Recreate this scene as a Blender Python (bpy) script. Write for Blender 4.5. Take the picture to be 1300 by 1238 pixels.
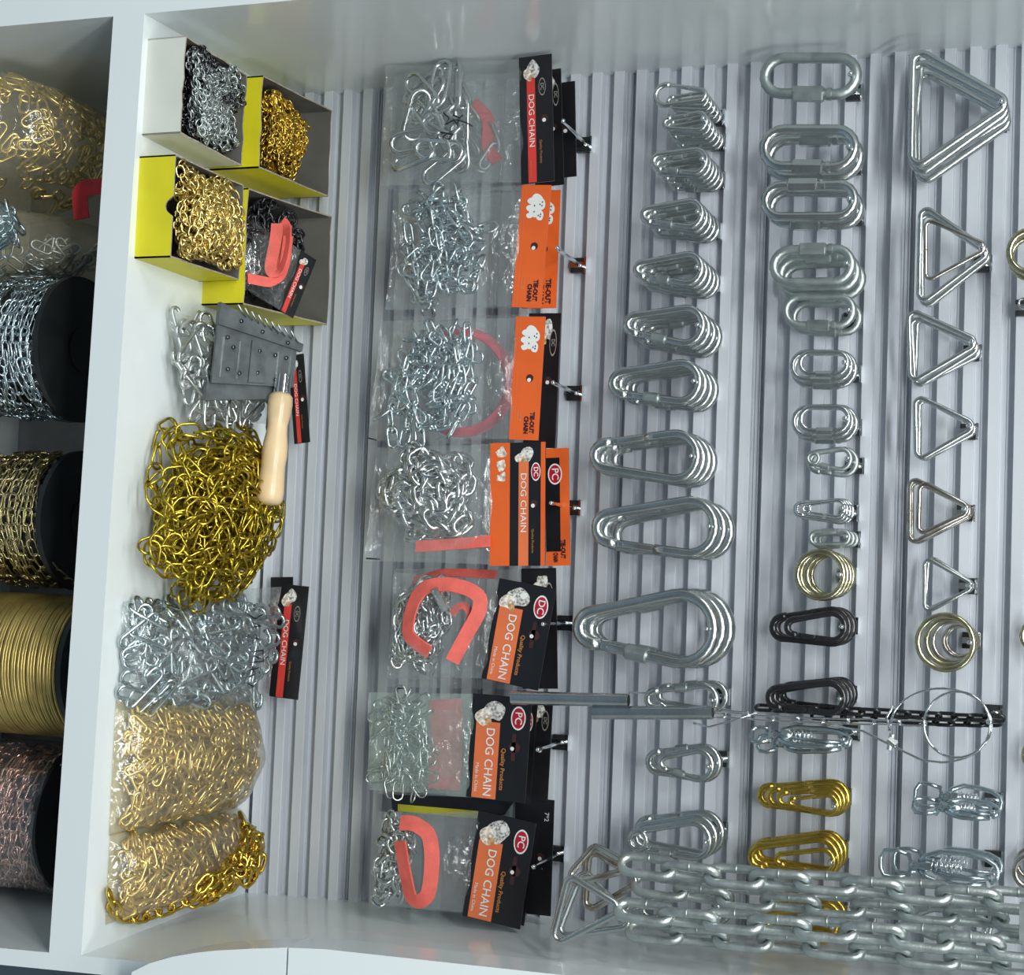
import bpy, math, random
import numpy as np
from mathutils import Matrix, Vector

sc = bpy.context.scene
for o in list(bpy.data.objects): bpy.data.objects.remove(o)
COL = sc.collection
rnd = random.Random(7)
nrg = np.random.default_rng(11)

# ------------------------------------------------------------------ camera
OZ = 0.8038                                   # shelf top ends up at z = 0.75
CAM = np.array([0.55890646, -1.7041768, 0.85564167 + OZ])
PITCH, ROLL, YAW, FPX = -0.34078883, 0.01817601, -0.0609014, 2100.0
_sx, _cx, _sz, _cz = math.sin(PITCH), math.cos(PITCH), math.sin(YAW), math.cos(YAW)
FW = np.array([_sz*_cx, _cz*_cx, _sx]); _r = np.array([_cz, -_sz, 0.0]); _u = np.cross(_r, FW)
RT = math.cos(ROLL)*_r + math.sin(ROLL)*_u      # world right = down the picture
UP = -math.sin(ROLL)*_r + math.cos(ROLL)*_u     # world up = to the right in the picture
cam = bpy.data.objects.new('camera', bpy.data.cameras.new('camera'))
COL.objects.link(cam)
cam.data.sensor_fit = 'HORIZONTAL'; cam.data.sensor_width = 36.0
cam.data.lens = FPX/1300.0*36.0
cam.data.clip_start = 0.05; cam.data.clip_end = 60
M = Matrix.Identity(4)
for i in range(3):
    M[i][0] = UP[i]; M[i][1] = -RT[i]; M[i][2] = -FW[i]; M[i][3] = CAM[i]
cam.matrix_world = M
sc.camera = cam

# ------------------------------------------------------------------ light
sc.view_settings.view_transform = 'Standard'; sc.view_settings.look = 'None'
sc.view_settings.gamma = 1.0; sc.view_settings.use_curve_mapping = False
sc.view_settings.exposure = -0.10
sc.cycles.transparent_max_bounces = 40
sc.cycles.max_bounces = 10
w = bpy.data.worlds.new('shop_air'); sc.world = w; w.use_nodes = True
w.node_tree.nodes['Background'].inputs[0].default_value = (0.86, 0.92, 0.94, 1)
w.node_tree.nodes['Background'].inputs[1].default_value = 0.145
def area(name, loc, target, sx, sy, power, col=(0.96, 1.0, 0.985)):
    l = bpy.data.lights.new(name, 'AREA'); l.shape = 'RECTANGLE'; l.size = sx; l.size_y = sy
    l.energy = power; l.color = col
    o = bpy.data.objects.new(name, l); COL.objects.link(o)
    o.location = loc
    o.rotation_euler = (Vector(target)-Vector(loc)).to_track_quat('-Z', 'Y').to_euler()
    return o
area('ceiling_lamp', (0.30, -1.30, 2.85), (0.30, -1.20, 0), 1.5, 0.30, 22)
area('ceiling_lamp', (0.30, -2.50, 2.85), (0.30, -2.20, 0), 1.5, 0.30, 70)
area('ceiling_lamp', (-1.8, -2.00, 2.85), (-1.8, -1.90, 0), 1.5, 0.30, 43)
area('ceiling_lamp', (2.4, -2.00, 2.85), (2.4, -1.90, 0), 1.5, 0.30, 43)

# ------------------------------------------------------------------ picture -> place
def ray(px, py): return FPX*FW + (px-650)*UP + (py-619)*RT
def at(px, py, Y):
    d = ray(px, py); return CAM + d*((Y-CAM[1])/d[1])
def atz(px, py, Z):
    d = ray(px, py); return CAM + d*((Z-CAM[2])/d[2])
def ppm(P): return FPX/float((np.asarray(P)-CAM) @ FW)

SH = 0.75            # shelf top
LOW = 0.40           # lower shelf top

# ------------------------------------------------------------------ materials
MATS = {}
def nodes(name):
    m = bpy.data.materials.new(name); m.use_nodes = True
    nt = m.node_tree; return m, nt, nt.nodes['Principled BSDF']
def mat(name, col, rough=0.5, metal=0.0, var=0.06, scale=40, bump=0.0, bscale=200, spec=0.5, coat=0.0, alt=None):
    m, nt, b = nodes(name)
    n = nt.nodes.new('ShaderNodeTexNoise'); n.inputs['Scale'].default_value = scale; n.inputs['Detail'].default_value = 4
    tc = nt.nodes.new('ShaderNodeTexCoord'); nt.links.new(tc.outputs['Object'], n.inputs['Vector'])
    r = nt.nodes.new('ShaderNodeValToRGB')
    c0 = alt if alt else tuple(max(0, c*(1-var*2)) for c in col)
    c1 = tuple(min(1, c*(1+var)) for c in col)
    r.color_ramp.elements[0].color = (*c0, 1); r.color_ramp.elements[0].position = 0.3
    r.color_ramp.elements[1].color = (*c1, 1); r.color_ramp.elements[1].position = 0.65
    nt.links.new(n.outputs['Fac'], r.inputs['Fac']); nt.links.new(r.outputs['Color'], b.inputs['Base Color'])
    b.inputs['Metallic'].default_value = metal
    b.inputs['Specular IOR Level'].default_value = spec
    b.inputs['Coat Weight'].default_value = coat
    mr = nt.nodes.new('ShaderNodeMapRange'); mr.inputs['To Min'].default_value = max(0.03, rough*0.8); mr.inputs['To Max'].default_value = min(1, rough*1.2)
    nt.links.new(n.outputs['Fac'], mr.inputs['Value']); nt.links.new(mr.outputs['Result'], b.inputs['Roughness'])
    if bump:
        n2 = nt.nodes.new('ShaderNodeTexNoise'); n2.inputs['Scale'].default_value = bscale
        nt.links.new(tc.outputs['Object'], n2.inputs['Vector'])
        bp = nt.nodes.new('ShaderNodeBump'); bp.inputs['Strength'].default_value = bump; bp.inputs['Distance'].default_value = 0.002
        nt.links.new(n2.outputs['Fac'], bp.inputs['Height']); nt.links.new(bp.outputs['Normal'], b.inputs['Normal'])
    MATS[name] = m
    return m
def film(name, tint, cloud, rough=0.12, bscale=70, cloudcol=(0.8, 0.84, 0.85), bstr=0.9):
    m = bpy.data.materials.new(name); m.use_nodes = True; nt = m.node_tree
    for n in list(nt.nodes): nt.nodes.remove(n)
    out = nt.nodes.new('ShaderNodeOutputMaterial')
    tr = nt.nodes.new('ShaderNodeBsdfTransparent'); tr.inputs[0].default_value = (*tint, 1)
    gl = nt.nodes.new('ShaderNodeBsdfGlossy'); gl.inputs['Roughness'].default_value = rough; gl.inputs['Color'].default_value = (0.95, 0.97, 0.97, 1)
    df = nt.nodes.new('ShaderNodeBsdfDiffuse'); df.inputs[0].default_value = (*cloudcol, 1)
    tc = nt.nodes.new('ShaderNodeTexCoord')
    n = nt.nodes.new('ShaderNodeTexNoise'); n.inputs['Scale'].default_value = bscale; n.inputs['Detail'].default_value = 3; n.inputs['Distortion'].default_value = 1.2
    nt.links.new(tc.outputs['Object'], n.inputs['Vector'])
    bp = nt.nodes.new('ShaderNodeBump'); bp.inputs['Strength'].default_value = bstr; bp.inputs['Distance'].default_value = 0.004
    nt.links.new(n.outputs['Fac'], bp.inputs['Height'])
    fr = nt.nodes.new('ShaderNodeLayerWeight'); fr.inputs['Blend'].default_value = 0.5
    pw = nt.nodes.new('ShaderNodeMath'); pw.operation = 'POWER'; pw.inputs[1].default_value = 3.0
    ma = nt.nodes.new('ShaderNodeMath'); ma.operation = 'MULTIPLY_ADD'; ma.inputs[1].default_value = 0.7; ma.inputs[2].default_value = 0.05
    nt.links.new(fr.outputs['Facing'], pw.inputs[0]); nt.links.new(pw.outputs[0], ma.inputs[0])
    for s in (gl, df, fr): nt.links.new(bp.outputs['Normal'], s.inputs['Normal'])
    mx1 = nt.nodes.new('ShaderNodeMixShader'); mx1.inputs[0].default_value = cloud
    nt.links.new(tr.outputs[0], mx1.inputs[1]); nt.links.new(df.outputs[0], mx1.inputs[2])
    mx2 = nt.nodes.new('ShaderNodeMixShader')
    nt.links.new(ma.outputs[0], mx2.inputs[0]); nt.links.new(mx1.outputs[0], mx2.inputs[1]); nt.links.new(gl.outputs[0], mx2.inputs[2])
    nt.links.new(mx2.outputs[0], out.inputs[0])
    MATS[name] = m; return m

mat('laminate', (0.72, 0.77, 0.78), 0.22, var=0.01, scale=3, coat=0.2)
mat('slat_white', (0.60, 0.63, 0.68), 0.30, var=0.02, scale=6, spec=0.5)
mat('backing', (0.45, 0.47, 0.50), 0.6)
mat('shop_floor', (0.13, 0.19, 0.25), 0.5, var=0.1, scale=3)
mat('zinc', (0.60, 0.635, 0.63), 0.24, 1.0, var=0.06, scale=30, bump=0.05)
mat('zinc_blue', (0.58, 0.67, 0.70), 0.24, 1.0, var=0.08, scale=40)
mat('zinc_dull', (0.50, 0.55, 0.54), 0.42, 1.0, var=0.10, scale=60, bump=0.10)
mat('galvanised', (0.60, 0.65, 0.64), 0.44, 1.0, var=0.10, scale=90, bump=0.15, bscale=500)
mat('nickel', (0.62, 0.60, 0.55), 0.20, 1.0, var=0.12, scale=50, alt=(0.36, 0.29, 0.23))
mat('chrome', (0.82, 0.85, 0.87), 0.10, 1.0, var=0.03)
mat('brass_pale', (0.60, 0.56, 0.36), 0.22, 1.0, var=0.15, scale=60)
mat('gold', (0.72, 0.50, 0.09), 0.22, 1.0, var=0.10, scale=60)
mat('gold_pile', (0.52, 0.40, 0.05), 0.27, 1.0, var=0.16, scale=40)
mat('gold_pale', (0.80, 0.64, 0.26), 0.30, 1.0, var=0.10, scale=60)
mat('antique', (0.50, 0.43, 0.22), 0.30, 1.0, var=0.15, scale=50)
mat('copper', (0.75, 0.46, 0.38), 0.28, 1.0, var=0.15, scale=50)
mat('black_metal', (0.012, 0.012, 0.014), 0.25, 0.0, var=0.2, coat=0.4)
mat('iron_and_gap_shade', (0.14, 0.14, 0.15), 0.28, 1.0, var=0.3, scale=60)
mat('black_plastic', (0.010, 0.012, 0.012), 0.45, var=0.2)
mat('card_black', (0.010, 0.010, 0.012), 0.30, var=0.1, scale=20)
mat('card_orange', (0.72, 0.12, 0.022), 0.32, var=0.05, scale=15)
mat('band_orange', (0.72, 0.17, 0.06), 0.32, var=0.05, scale=15)
mat('band_red', (0.62, 0.045, 0.035), 0.35, var=0.05, scale=15)
mat('print_white', (0.75, 0.75, 0.73), 0.4, var=0.02)
mat('print_grey', (0.28, 0.26, 0.23), 0.4, var=0.1)
mat('print_tan', (0.55, 0.33, 0.16), 0.4, var=0.3, scale=300)
mat('print_pale', (0.72, 0.66, 0.58), 0.4, var=0.3, scale=300, alt=(0.30, 0.22, 0.17))
mat('print_fur', (0.60, 0.58, 0.56), 0.4, var=0.3, scale=420, alt=(0.02, 0.02, 0.02))
mat('slot_dark', (0.05, 0.018, 0.018), 0.4)
mat('print_maroon', (0.40, 0.01, 0.03), 0.35, var=0.1)
mat('print_orange', (0.50, 0.20, 0.05), 0.4)
mat('strap_coral', (0.80, 0.14, 0.11), 0.65, var=0.08, scale=60, bump=0.4, bscale=900)
mat('strap_red', (0.62, 0.02, 0.025), 0.6, var=0.1, scale=60, bump=0.3, bscale=900)
mat('strap_pink', (0.75, 0.10, 0.15), 0.6, var=0.1, scale=60)
mat('box_white', (0.62, 0.64, 0.58), 0.6, var=0.03, scale=20)
mat('box_yellow', (0.66, 0.60, 0.015), 0.5, var=0.05, scale=20)
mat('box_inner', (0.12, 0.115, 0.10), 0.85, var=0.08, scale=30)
mat('board_edge', (0.33, 0.28, 0.22), 0.9, var=0.15, scale=200)
mat('wood', (0.74, 0.55, 0.33), 0.32, var=0.07, scale=25, coat=0.2)
mat('brush_grey', (0.13, 0.145, 0.15), 0.45, 0.3, var=0.15, scale=60)
mat('wire_brass', (0.50, 0.37, 0.12), 0.35, 0.8, var=0.12, scale=40)
mat('ink', (0.008, 0.008, 0.02), 0.4)
mat('yellow_band', (0.45, 0.42, 0.03), 0.5)
film('film_clear', (0.97, 0.98, 0.98), 0.055, bscale=55)
film('film_cloudy', (0.96, 0.97, 0.97), 0.08, bscale=50)
film('film_green', (0.93, 0.97, 0.95), 0.16, bscale=60, cloudcol=(0.62, 0.74, 0.68))
film('film_amber', (0.97, 0.94, 0.86), 0.14, bscale=40, cloudcol=(0.66, 0.60, 0.46))
film('film_dark', (0.80, 0.86, 0.86), 0.16, bscale=40, cloudcol=(0.24, 0.29, 0.30))

# ------------------------------------------------------------------ mesh helpers
class MB:
    def __init__(s): s.v = []; s.f = []; s.n = 0
    def add(s, V, Fc):
        V = np.asarray(V, float).reshape(-1, 3); o = s.n
        s.v.append(V); s.f += [tuple(i+o for i in f) for f in Fc]; s.n += len(V); return s
    def box(s, c, d, R=None):
        c = np.asarray(c, float); d = np.asarray(d, float)/2
        V = np.array([[x, y, z] for x in (-1, 1) for y in (-1, 1) for z in (-1, 1)])*d
        if R is not None: V = V @ np.asarray(R).T
        return s.add(V+c, [(0, 1, 3, 2), (4, 6, 7, 5), (0, 4, 5, 1), (2, 3, 7, 6), (0, 2, 6, 4), (1, 5, 7, 3)])
    def hexa(s, P):   # 8 points: bottom loop 0..3, top loop 4..7
        return s.add(P, [(3, 2, 1, 0), (4, 5, 6, 7), (0, 1, 5, 4), (1, 2, 6, 5), (2, 3, 7, 6), (3, 0, 4, 7)])
    def tube(s, path, r, n=8, closed=False, cap=True):
        P = np.asarray(path, float); N = len(P)
        rr = np.full(N, r) if np.isscalar(r) else np.asarray(r, float)
        if closed: T = np.roll(P, -1, 0)-np.roll(P, 1, 0)
        else: T = np.gradient(P, axis=0)
        T /= (np.linalg.norm(T, axis=1)[:, None]+1e-12)
        a = np.array([0, 1.0, 0]) if abs(T[0][1]) < 0.9 else np.array([1.0, 0, 0])
        A = a-T[0]*(a@T[0]); A /= np.linalg.norm(A)
        V = []; th = np.arange(n)*2*math.pi/n
        for i in range(N):
            A = A-T[i]*(A@T[i]); A /= np.linalg.norm(A)+1e-12
            B = np.cross(T[i], A)
            V.append(P[i]+rr[i]*(np.cos(th)[:, None]*A+np.sin(th)[:, None]*B))
        Fc = []
        for i in range(N if closed else N-1):
            j = (i+1) % N
            for k in range(n):
                l = (k+1) % n
                Fc.append((i*n+k, i*n+l, j*n+l, j*n+k))
        if not closed and cap:
            Fc.append(tuple(range(n))[::-1]); Fc.append(tuple((N-1)*n+k for k in range(n)))
        return s.add(np.concatenate(V), Fc)
    def strip(s, path, normal, wdt, th):   # ribbon of width wdt along 'normal', thickness th
        P = np.asarray(path, float); N = len(P); nn = np.asarray(normal, float)
        T = np.gradient(P, axis=0); T /= np.linalg.norm(T, axis=1)[:, None]+1e-12
        if nn.ndim == 1: nn = np.tile(nn, (N, 1))
        B = np.cross(T, nn); B /= np.linalg.norm(B, axis=1)[:, None]+1e-12
        V = []
        for i in range(N):
            for a, b in ((-1, -1), (1, -1), (1, 1), (-1, 1)):
                V.append(P[i]+nn[i]*a*wdt/2+B[i]*b*th/2)
        Fc = []
        for i in range(N-1):
            for k in range(4):
                l = (k+1) % 4
                Fc.append((i*4+k, i*4+l, i*4+4+l, i*4+4+k))
        Fc += [(3, 2, 1, 0), tuple((N-1)*4+k for k in range(4))]
        return s.add(V, Fc)
    def prism(s, poly, y0, y1):            # polygon in XZ, extruded in Y
        n = len(poly)
        V = [(p[0], y0, p[1]) for p in poly]+[(p[0], y1, p[1]) for p in poly]
        return s.add(V, [tuple(range(n)), tuple(range(2*n-1, n-1, -1))]+[(i+n, (i+1) % n+n, (i+1) % n, i) for i in range(n)])
    def lathe(s, prof, c, axis, n=16):     # prof: (t along axis, radius)
        c = np.asarray(c, float); ax = np.asarray(axis, float); ax /= np.linalg.norm(ax)
        a = np.array([0, 0, 1.0]) if abs(ax[2]) < 0.9 else np.array([1.0, 0, 0])
        A = np.cross(ax, a); A /= np.linalg.norm(A); B = np.cross(ax, A)
        V = []; Fc = []
        for t, r in prof:
            for k in range(n):
                q = 2*math.pi*k/n; V.append(c+ax*t+r*(math.cos(q)*A+math.sin(q)*B))
        for i in range(len(prof)-1):
            for k in range(n):
                l = (k+1) % n; Fc.append((i*n+k, i*n+l, i*n+n+l, i*n+n+k))
        Fc.append(tuple(range(n))[::-1]); Fc.append(tuple((len(prof)-1)*n+k for k in range(n)))
        return s.add(V, Fc)
    def quad(s, P): return s.add(P, [(0, 1, 2, 3)])
    def mesh(s, name, m, smooth=True, off=None, sharp=None):
        me = bpy.data.meshes.new(name)
        V = np.concatenate(s.v)
        if off is not None: V = V-np.asarray(off)
        me.from_pydata(V.tolist(), [], s.f); me.update()
        me.materials.append(MATS[m] if isinstance(m, str) else m)
        if smooth:
            me.polygons.foreach_set('use_smooth', [True]*len(me.polygons))
            if sharp: me.set_sharp_from_angle(angle=math.radians(sharp))
        return me
def quadmesh(name, V, Q, m, smooth=True):
    me = bpy.data.meshes.new(name); V = np.asarray(V, np.float32); Q = np.asarray(Q, np.int32)
    me.vertices.add(len(V)); me.vertices.foreach_set('co', V.ravel())
    me.loops.add(Q.size); me.loops.foreach_set('vertex_index', Q.ravel())
    me.polygons.add(len(Q)); me.polygons.foreach_set('loop_start', np.arange(0, Q.size, 4, dtype=np.int32))
    me.polygons.foreach_set('loop_total', np.full(len(Q), 4, np.int32))
    me.update(calc_edges=True); me.validate()
    me.materials.append(MATS[m])
    me.polygons.foreach_set('use_smooth', np.ones(len(Q), bool))
    return me
def obj(name, me, parent=None, M=None):
    o = bpy.data.objects.new(name, me); COL.objects.link(o)
    if parent is not None: o.parent = parent
    if M is not None: o.matrix_local = M
    return o
def tag(o, label, cat, group=None):
    o['label'] = label; o['category'] = cat
    if group: o['group'] = group
    return o
def thing(name, label, cat, loc=(0, 0, 0), rot=(0, 0, 0), group=None):
    o = bpy.data.objects.new(name, None); COL.objects.link(o); o.empty_display_size = 0.01
    o.location = loc; o.rotation_euler = rot
    return tag(o, label, cat, group)
def struct(name, me, parent=None, label=None):
    o = obj(name, me, parent)
    if parent is None: o['kind'] = 'structure'
    if label: o['label'] = label
    return o
def T(x, y, z): return Matrix.Translation((x, y, z))
def frame(origin, ex, ez):
    """local x along ex, local z along ez, local y pointing away from the viewer"""
    ex = Vector(ex).normalized(); ez = Vector(ez); ez = (ez-ex*ez.dot(ex)).normalized(); ey = ez.cross(ex)
    m = Matrix.Identity(4)
    for i in range(3): m[i][0] = ex[i]; m[i][1] = ey[i]; m[i][2] = ez[i]; m[i][3] = origin[i]
    return m
_txt = {}
def text_mesh(body, m, size, sx=1.0, align='CENTER', bold=0.0):
    key = (body, m, round(size, 5), round(sx, 3), align, bold)
    if key in _txt: return _txt[key]
    cu = bpy.data.curves.new('lettering', 'FONT'); cu.body = body; cu.size = size; cu.align_x = align; cu.align_y = 'CENTER'
    cu.offset = bold; cu.resolution_u = 3
    t = bpy.data.objects.new('tmp_text', cu); COL.objects.link(t)
    dg = bpy.context.evaluated_depsgraph_get(); dg.update()
    me = bpy.data.meshes.new_from_object(t.evaluated_get(dg))
    bpy.data.objects.remove(t); bpy.data.curves.remove(cu)
    V = np.zeros(len(me.vertices)*3); me.vertices.foreach_get('co', V); V = V.reshape(-1, 3)
    W = np.stack([V[:, 0]*sx, -V[:, 2]*0, V[:, 1]], 1); me.vertices.foreach_set('co', W.ravel()); me.update()
    me.materials.clear(); me.materials.append(MATS[m]); me.name = 'lettering'
    _txt[key] = me; return me
def stadium(L, W, n=7):      # centreline of a long ring in XZ, long side along Z, centred
    r = W/2; h = L/2-r; pts = []
    for k in range(n+1): a = math.pi*k/n; pts.append((r*math.cos(a), 0, h+r*math.sin(a)))
    for k in range(n+1): a = math.pi+math.pi*k/n; pts.append((r*math.cos(a), 0, -h+r*math.sin(a)))
    return np.array(pts)
def rot_axes(t, n):          # columns: x = side, y = normal, z = along t
    t = np.asarray(t, float); t /= np.linalg.norm(t)+1e-12
    n = np.asarray(n, float); n = n-t*(n@t); n /= np.linalg.norm(n)+1e-12
    return np.stack([np.cross(n, t), n, t], 1)
def mat4(R, p):
    m = Matrix.Identity(4)
    for i in range(3):
        for j in range(3): m[i][j] = R[i][j]
        m[i][3] = p[i]
    return m
def link_arrays(L, W, r, sides=6, n=6, twist=0.0, bulge=0.0):
    P = stadium(L, W, n)
    if bulge:
        P[:, 0] *= 1+bulge*np.cos(np.clip(P[:, 2]/(L/2), -1, 1)*math.pi/2)
    if twist:
        a = P[:, 2]/(L/2)*twist
        x = P[:, 0].copy(); P[:, 0] = x*np.cos(a); P[:, 1] = x*np.sin(a)
    b = MB(); b.tube(P, r, sides, closed=True)
    return np.concatenate(b.v), np.array(b.f)
def link_mesh(name, m, *a, **k):
    V, Q = link_arrays(*a, **k); return quadmesh(name, V, Q, m)
def resample(P, step):
    P = np.asarray(P, float); d = np.r_[0, np.cumsum(np.linalg.norm(np.diff(P, axis=0), axis=1))]
    s = np.arange(0, d[-1], step)
    return np.stack([np.interp(s, d, P[:, i]) for i in range(3)], 1)
def chain_mats(P, pitch, normal=(0, -1, 0), jitter=0.25, base=math.pi/4, seed=0):
    """matrices of links strung along the path P"""
    r = random.Random(seed); C = resample(P, pitch)
    if len(C) < 2: return []
    Tn = np.gradient(C, axis=0); out = []
    for i in range(len(C)):
        n = np.array(normal(C[i]) if callable(normal) else normal, float)
        if abs(n @ (Tn[i]/(np.linalg.norm(Tn[i])+1e-12))) > 0.95: n = np.array([0.3, 0.5, 0.8])
        R = rot_axes(Tn[i], n)
        a = (base if i % 2 else -base)+r.uniform(-jitter, jitter)
        c, s = math.cos(a), math.sin(a)
        R2 = R @ np.array([[c, -s, 0], [s, c, 0], [0, 0, 1]])
        out.append((R2, C[i]))
    return out
def joined(name, V, Q, mats, m, off=None):
    VV = []; QQ = []
    for i, (R, p) in enumerate(mats):
        VV.append(V @ np.asarray(R).T+p); QQ.append(Q+i*len(V))
    VV = np.concatenate(VV)
    if off is not None: VV = VV-np.asarray(off)
    return quadmesh(name, VV, np.concatenate(QQ), m)
def wander(n, step, inside, start, seed, turn=0.9, box=None):
    """walk from random spot to random spot inside the region, with a limited turning rate"""
    r = random.Random(seed); x, y = start; a = r.uniform(0, 6.28); out = [(x, y)]
    if box is None:
        k = 1.0
        xs = [start[0]*q for q in (0, 2)]; ys = [start[1]*q for q in (0, 2)]
        box = (xs[0], xs[1], ys[0], ys[1])
    def spot():
        for _ in range(200):
            p = (r.uniform(box[0], box[1]), r.uniform(box[2], box[3]))
            if inside(*p): return p
        return start
    tg = spot(); age = 0
    while len(out) < n:
        age += 1
        if math.hypot(tg[0]-x, tg[1]-y) < 2*step or age > 14: tg = spot(); age = 0
        d = math.atan2(tg[1]-y, tg[0]-x)-a
        d = (d+math.pi) % (2*math.pi)-math.pi
        a += max(-turn, min(turn, d))+r.gauss(0, .25)
        x, y = x+step*math.cos(a), y+step*math.sin(a)
        cx_, cy_ = min(max(x, box[0]), box[1]), min(max(y, box[2]), box[3])
        if (cx_, cy_) != (x, y): x, y = cx_, cy_; tg = spot(); age = 0; a += math.pi*.5*r.choice((-1, 1))
        out.append((x, y))
    return out
ORD = ['zeroth', 'first', 'second', 'third', 'fourth', 'fifth', 'sixth', 'seventh', 'eighth', 'ninth', 'tenth', 'eleventh', 'twelfth', 'thirteenth', 'fourteenth']

# ================================================================== the setting
P_ = 0.025                              # ridge pitch of the slat panelling
def rx_back(z): return 0.9226-0.0243*(z-OZ+0.015)
def rx_front(z): return 0.931-0.030*(z-OZ+0.062)
Z_LO, Z_HI = 0.0, 1.95
FLY, FRY = -0.299, -0.323               # front edge of the unit at its two ends
b = MB()
b.hexa([(-0.002, 0.03, Z_LO), (-0.03, 0.03, Z_LO), (-0.03, FLY, Z_LO), (0.003, FLY, Z_LO),
        (-0.002, 0.03, Z_HI), (-0.03, 0.03, Z_HI), (-0.03, FLY, Z_HI), (0.006, FLY, Z_HI)])
struct('wall_left', b.mesh('wall_left', 'laminate', False), label='white laminate side panel along the top of the photo')
b = MB()
b.hexa([(rx_front(Z_LO)+.016, FRY, Z_LO), (rx_back(Z_LO)+.016, 0.03, Z_LO), (rx_back(Z_LO), 0.03, Z_LO), (rx_front(Z_LO), FRY, Z_LO),
        (rx_front(Z_HI)+.016, FRY, Z_HI), (rx_back(Z_HI)+.016, 0.03, Z_HI), (rx_back(Z_HI), 0.03, Z_HI), (rx_front(Z_HI), FRY, Z_HI)])
struct('wall_right', b.mesh('wall_right', 'laminate', False), label='white laminate side panel along the bottom of the photo')
b = MB(); b.box((0.46, 0.0230, (Z_LO+Z_HI)/2), (0.925, 0.014, Z_HI-Z_LO))
wb = struct('wall_back', b.mesh('wall_back', 'backing', False), label='grey-white ridged slat panelling behind the hanging goods')
GD = 0.0130                             # groove depth
def plank(n0):
    prof = []
    for n in range(n0, n0+6):
        z = n*P_+OZ
        prof += [(z, GD), (z, 0.0006), (z+.0005, 0.0), (z+.46*P_-.0005, 0.0), (z+.46*P_, 0.0006), (z+.46*P_, GD)]
        if n % 6 == 2:
            for a, c in ((.58, GD-.0025), (.66, GD+.0005), (.74, GD-.0025), (.82, GD+.0005), (.90, GD-.002)):
                prof += [(z+(a-.025)*P_, GD), (z+(a-.01)*P_, c), (z+(a+.03)*P_, c), (z+(a+.045)*P_, GD)]
        else:
            prof += [(z+.70*P_, GD), (z+.71*P_, GD-.0014), (z+.985*P_, GD-.0014), (z+.99*P_, GD)]
    prof += [((n0+6)*P_+OZ, GD), ((n0+6)*P_+OZ, GD+.0028), (n0*P_+OZ, GD+.0028)]
    n = len(prof); xl = lambda z: -0.002; xr = lambda z: rx_back(z)
    V = [(xl(z), y, z) for z, y in prof]+[(xr(z), y, z) for z, y in prof]
    b = MB(); b.add(V, [tuple(range(n)), tuple(range(2*n-1, n-1, -1))]+[(i+n, (i+1) % n+n, (i+1) % n, i) for i in range(n)])
    return b.mesh('plank', 'slat_white', False)
for n0 in range(-3, 42, 6): struct('plank', plank(n0), wb)
zb = at(105, 600, -.311)[2]
b = MB(); zs = SH-0.036
b.hexa([(0.003, FLY, zs), (rx_front(zs), FRY, zs), (rx_back(zs), 0, zs), (-.002, 0, zs),
        (0.003, FLY, SH), (rx_front(SH), FRY, SH), (rx_back(SH), 0, SH), (-.002, 0, SH)])
tag(obj('shelf_board', b.mesh('shelf_board', 'laminate', False)), 'white laminate shelf board carrying the boxes and chain bags', 'shelf')
b = MB()
b.hexa([(0.003, FLY, LOW-.03), (rx_front(LOW), FRY, LOW-.03), (rx_back(LOW), 0.012, LOW-.03), (-.002, 0.012, LOW-.03),
        (0.003, FLY, LOW), (rx_front(LOW), FRY, LOW), (rx_back(LOW), 0.012, LOW), (-.002, 0.012, LOW)])
struct('trim_3', b.mesh('trim_3', 'laminate', False), label='white lower shelf under the spools')
# rounded fascia on the front of the right-hand panel
YB = FRY-.0005; YFA = FRY-0.045
pts = [(200, 1222), (222, 1211), (250, 1203), (278, 1198), (305, 1195), (350, 1192.5), (392, 1191.2)]
pts2 = [(395, 1191.2), (440, 1193), (600, 1210), (780, 1229), (1300, 1286), (1500, 1310)]
pa = [at(x, y, YB) for x, y in pts]; pb = [at(x, y, YB) for x, y in pts2]
b = MB(); b.prism([(p[0], p[2]) for p in pa]+[(1.10, pa[-1][2]), (1.10, pa[0][2])], YFA, YB)
struct('trim_1', b.mesh('trim_1', 'laminate', False), label='white fascia panel with a rounded corner at the bottom of the photo')
b = MB(); b.prism([(p[0], p[2]) for p in pb]+[(1.10, pb[-1][2]), (1.10, pb[0][2])], YFA, YB)
struct('trim_2', b.mesh('trim_2', 'laminate', False), label='long straight white fascia panel along the bottom edge')
b = MB(); b.box((0.4, -1.5, -0.02), (7, 6, 0.04))
struct('floor', b.mesh('floor', 'shop_floor', False), label='blue-grey shop floor')

# ================================================================== hanging hardware
RH = 0.0022
_hook = {}
def hook(x, z, length, label, plate='black'):
    t = thing('display_hook', label, 'hook', (x, 0, z), group='hooks clipped into the slat panelling')
    k = (round(length, 3), plate)
    if k not in _hook:
        a = MB(); a.box((0, -.0025, -.004), (.016, .007, .015)); 
        c = MB(); c.box((0, -.0030, .0050), (.017, .009, .0025)); c.box((0, -.0068, -.004), (.006, .0025, .015))
        d = MB(); L = length
        pth = [(0, -.004, -.004), (0, -.012, -.002), (0, -.02, 0), (0, -L*.6, 0), (0, -L+.006, 0.0005), (0, -L, .003)]
        d.tube(pth, [RH]*6, 8)
        _hook[k] = (a.mesh('clip_plate', 'black_plastic', False), c.mesh('clip_edge', 'chrome', False), d.mesh('prong', 'chrome'))
    for n, m in zip(('clip_plate', 'clip_edge', 'prong'), _hook[k]): obj(n, m, t)
    return t

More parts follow.
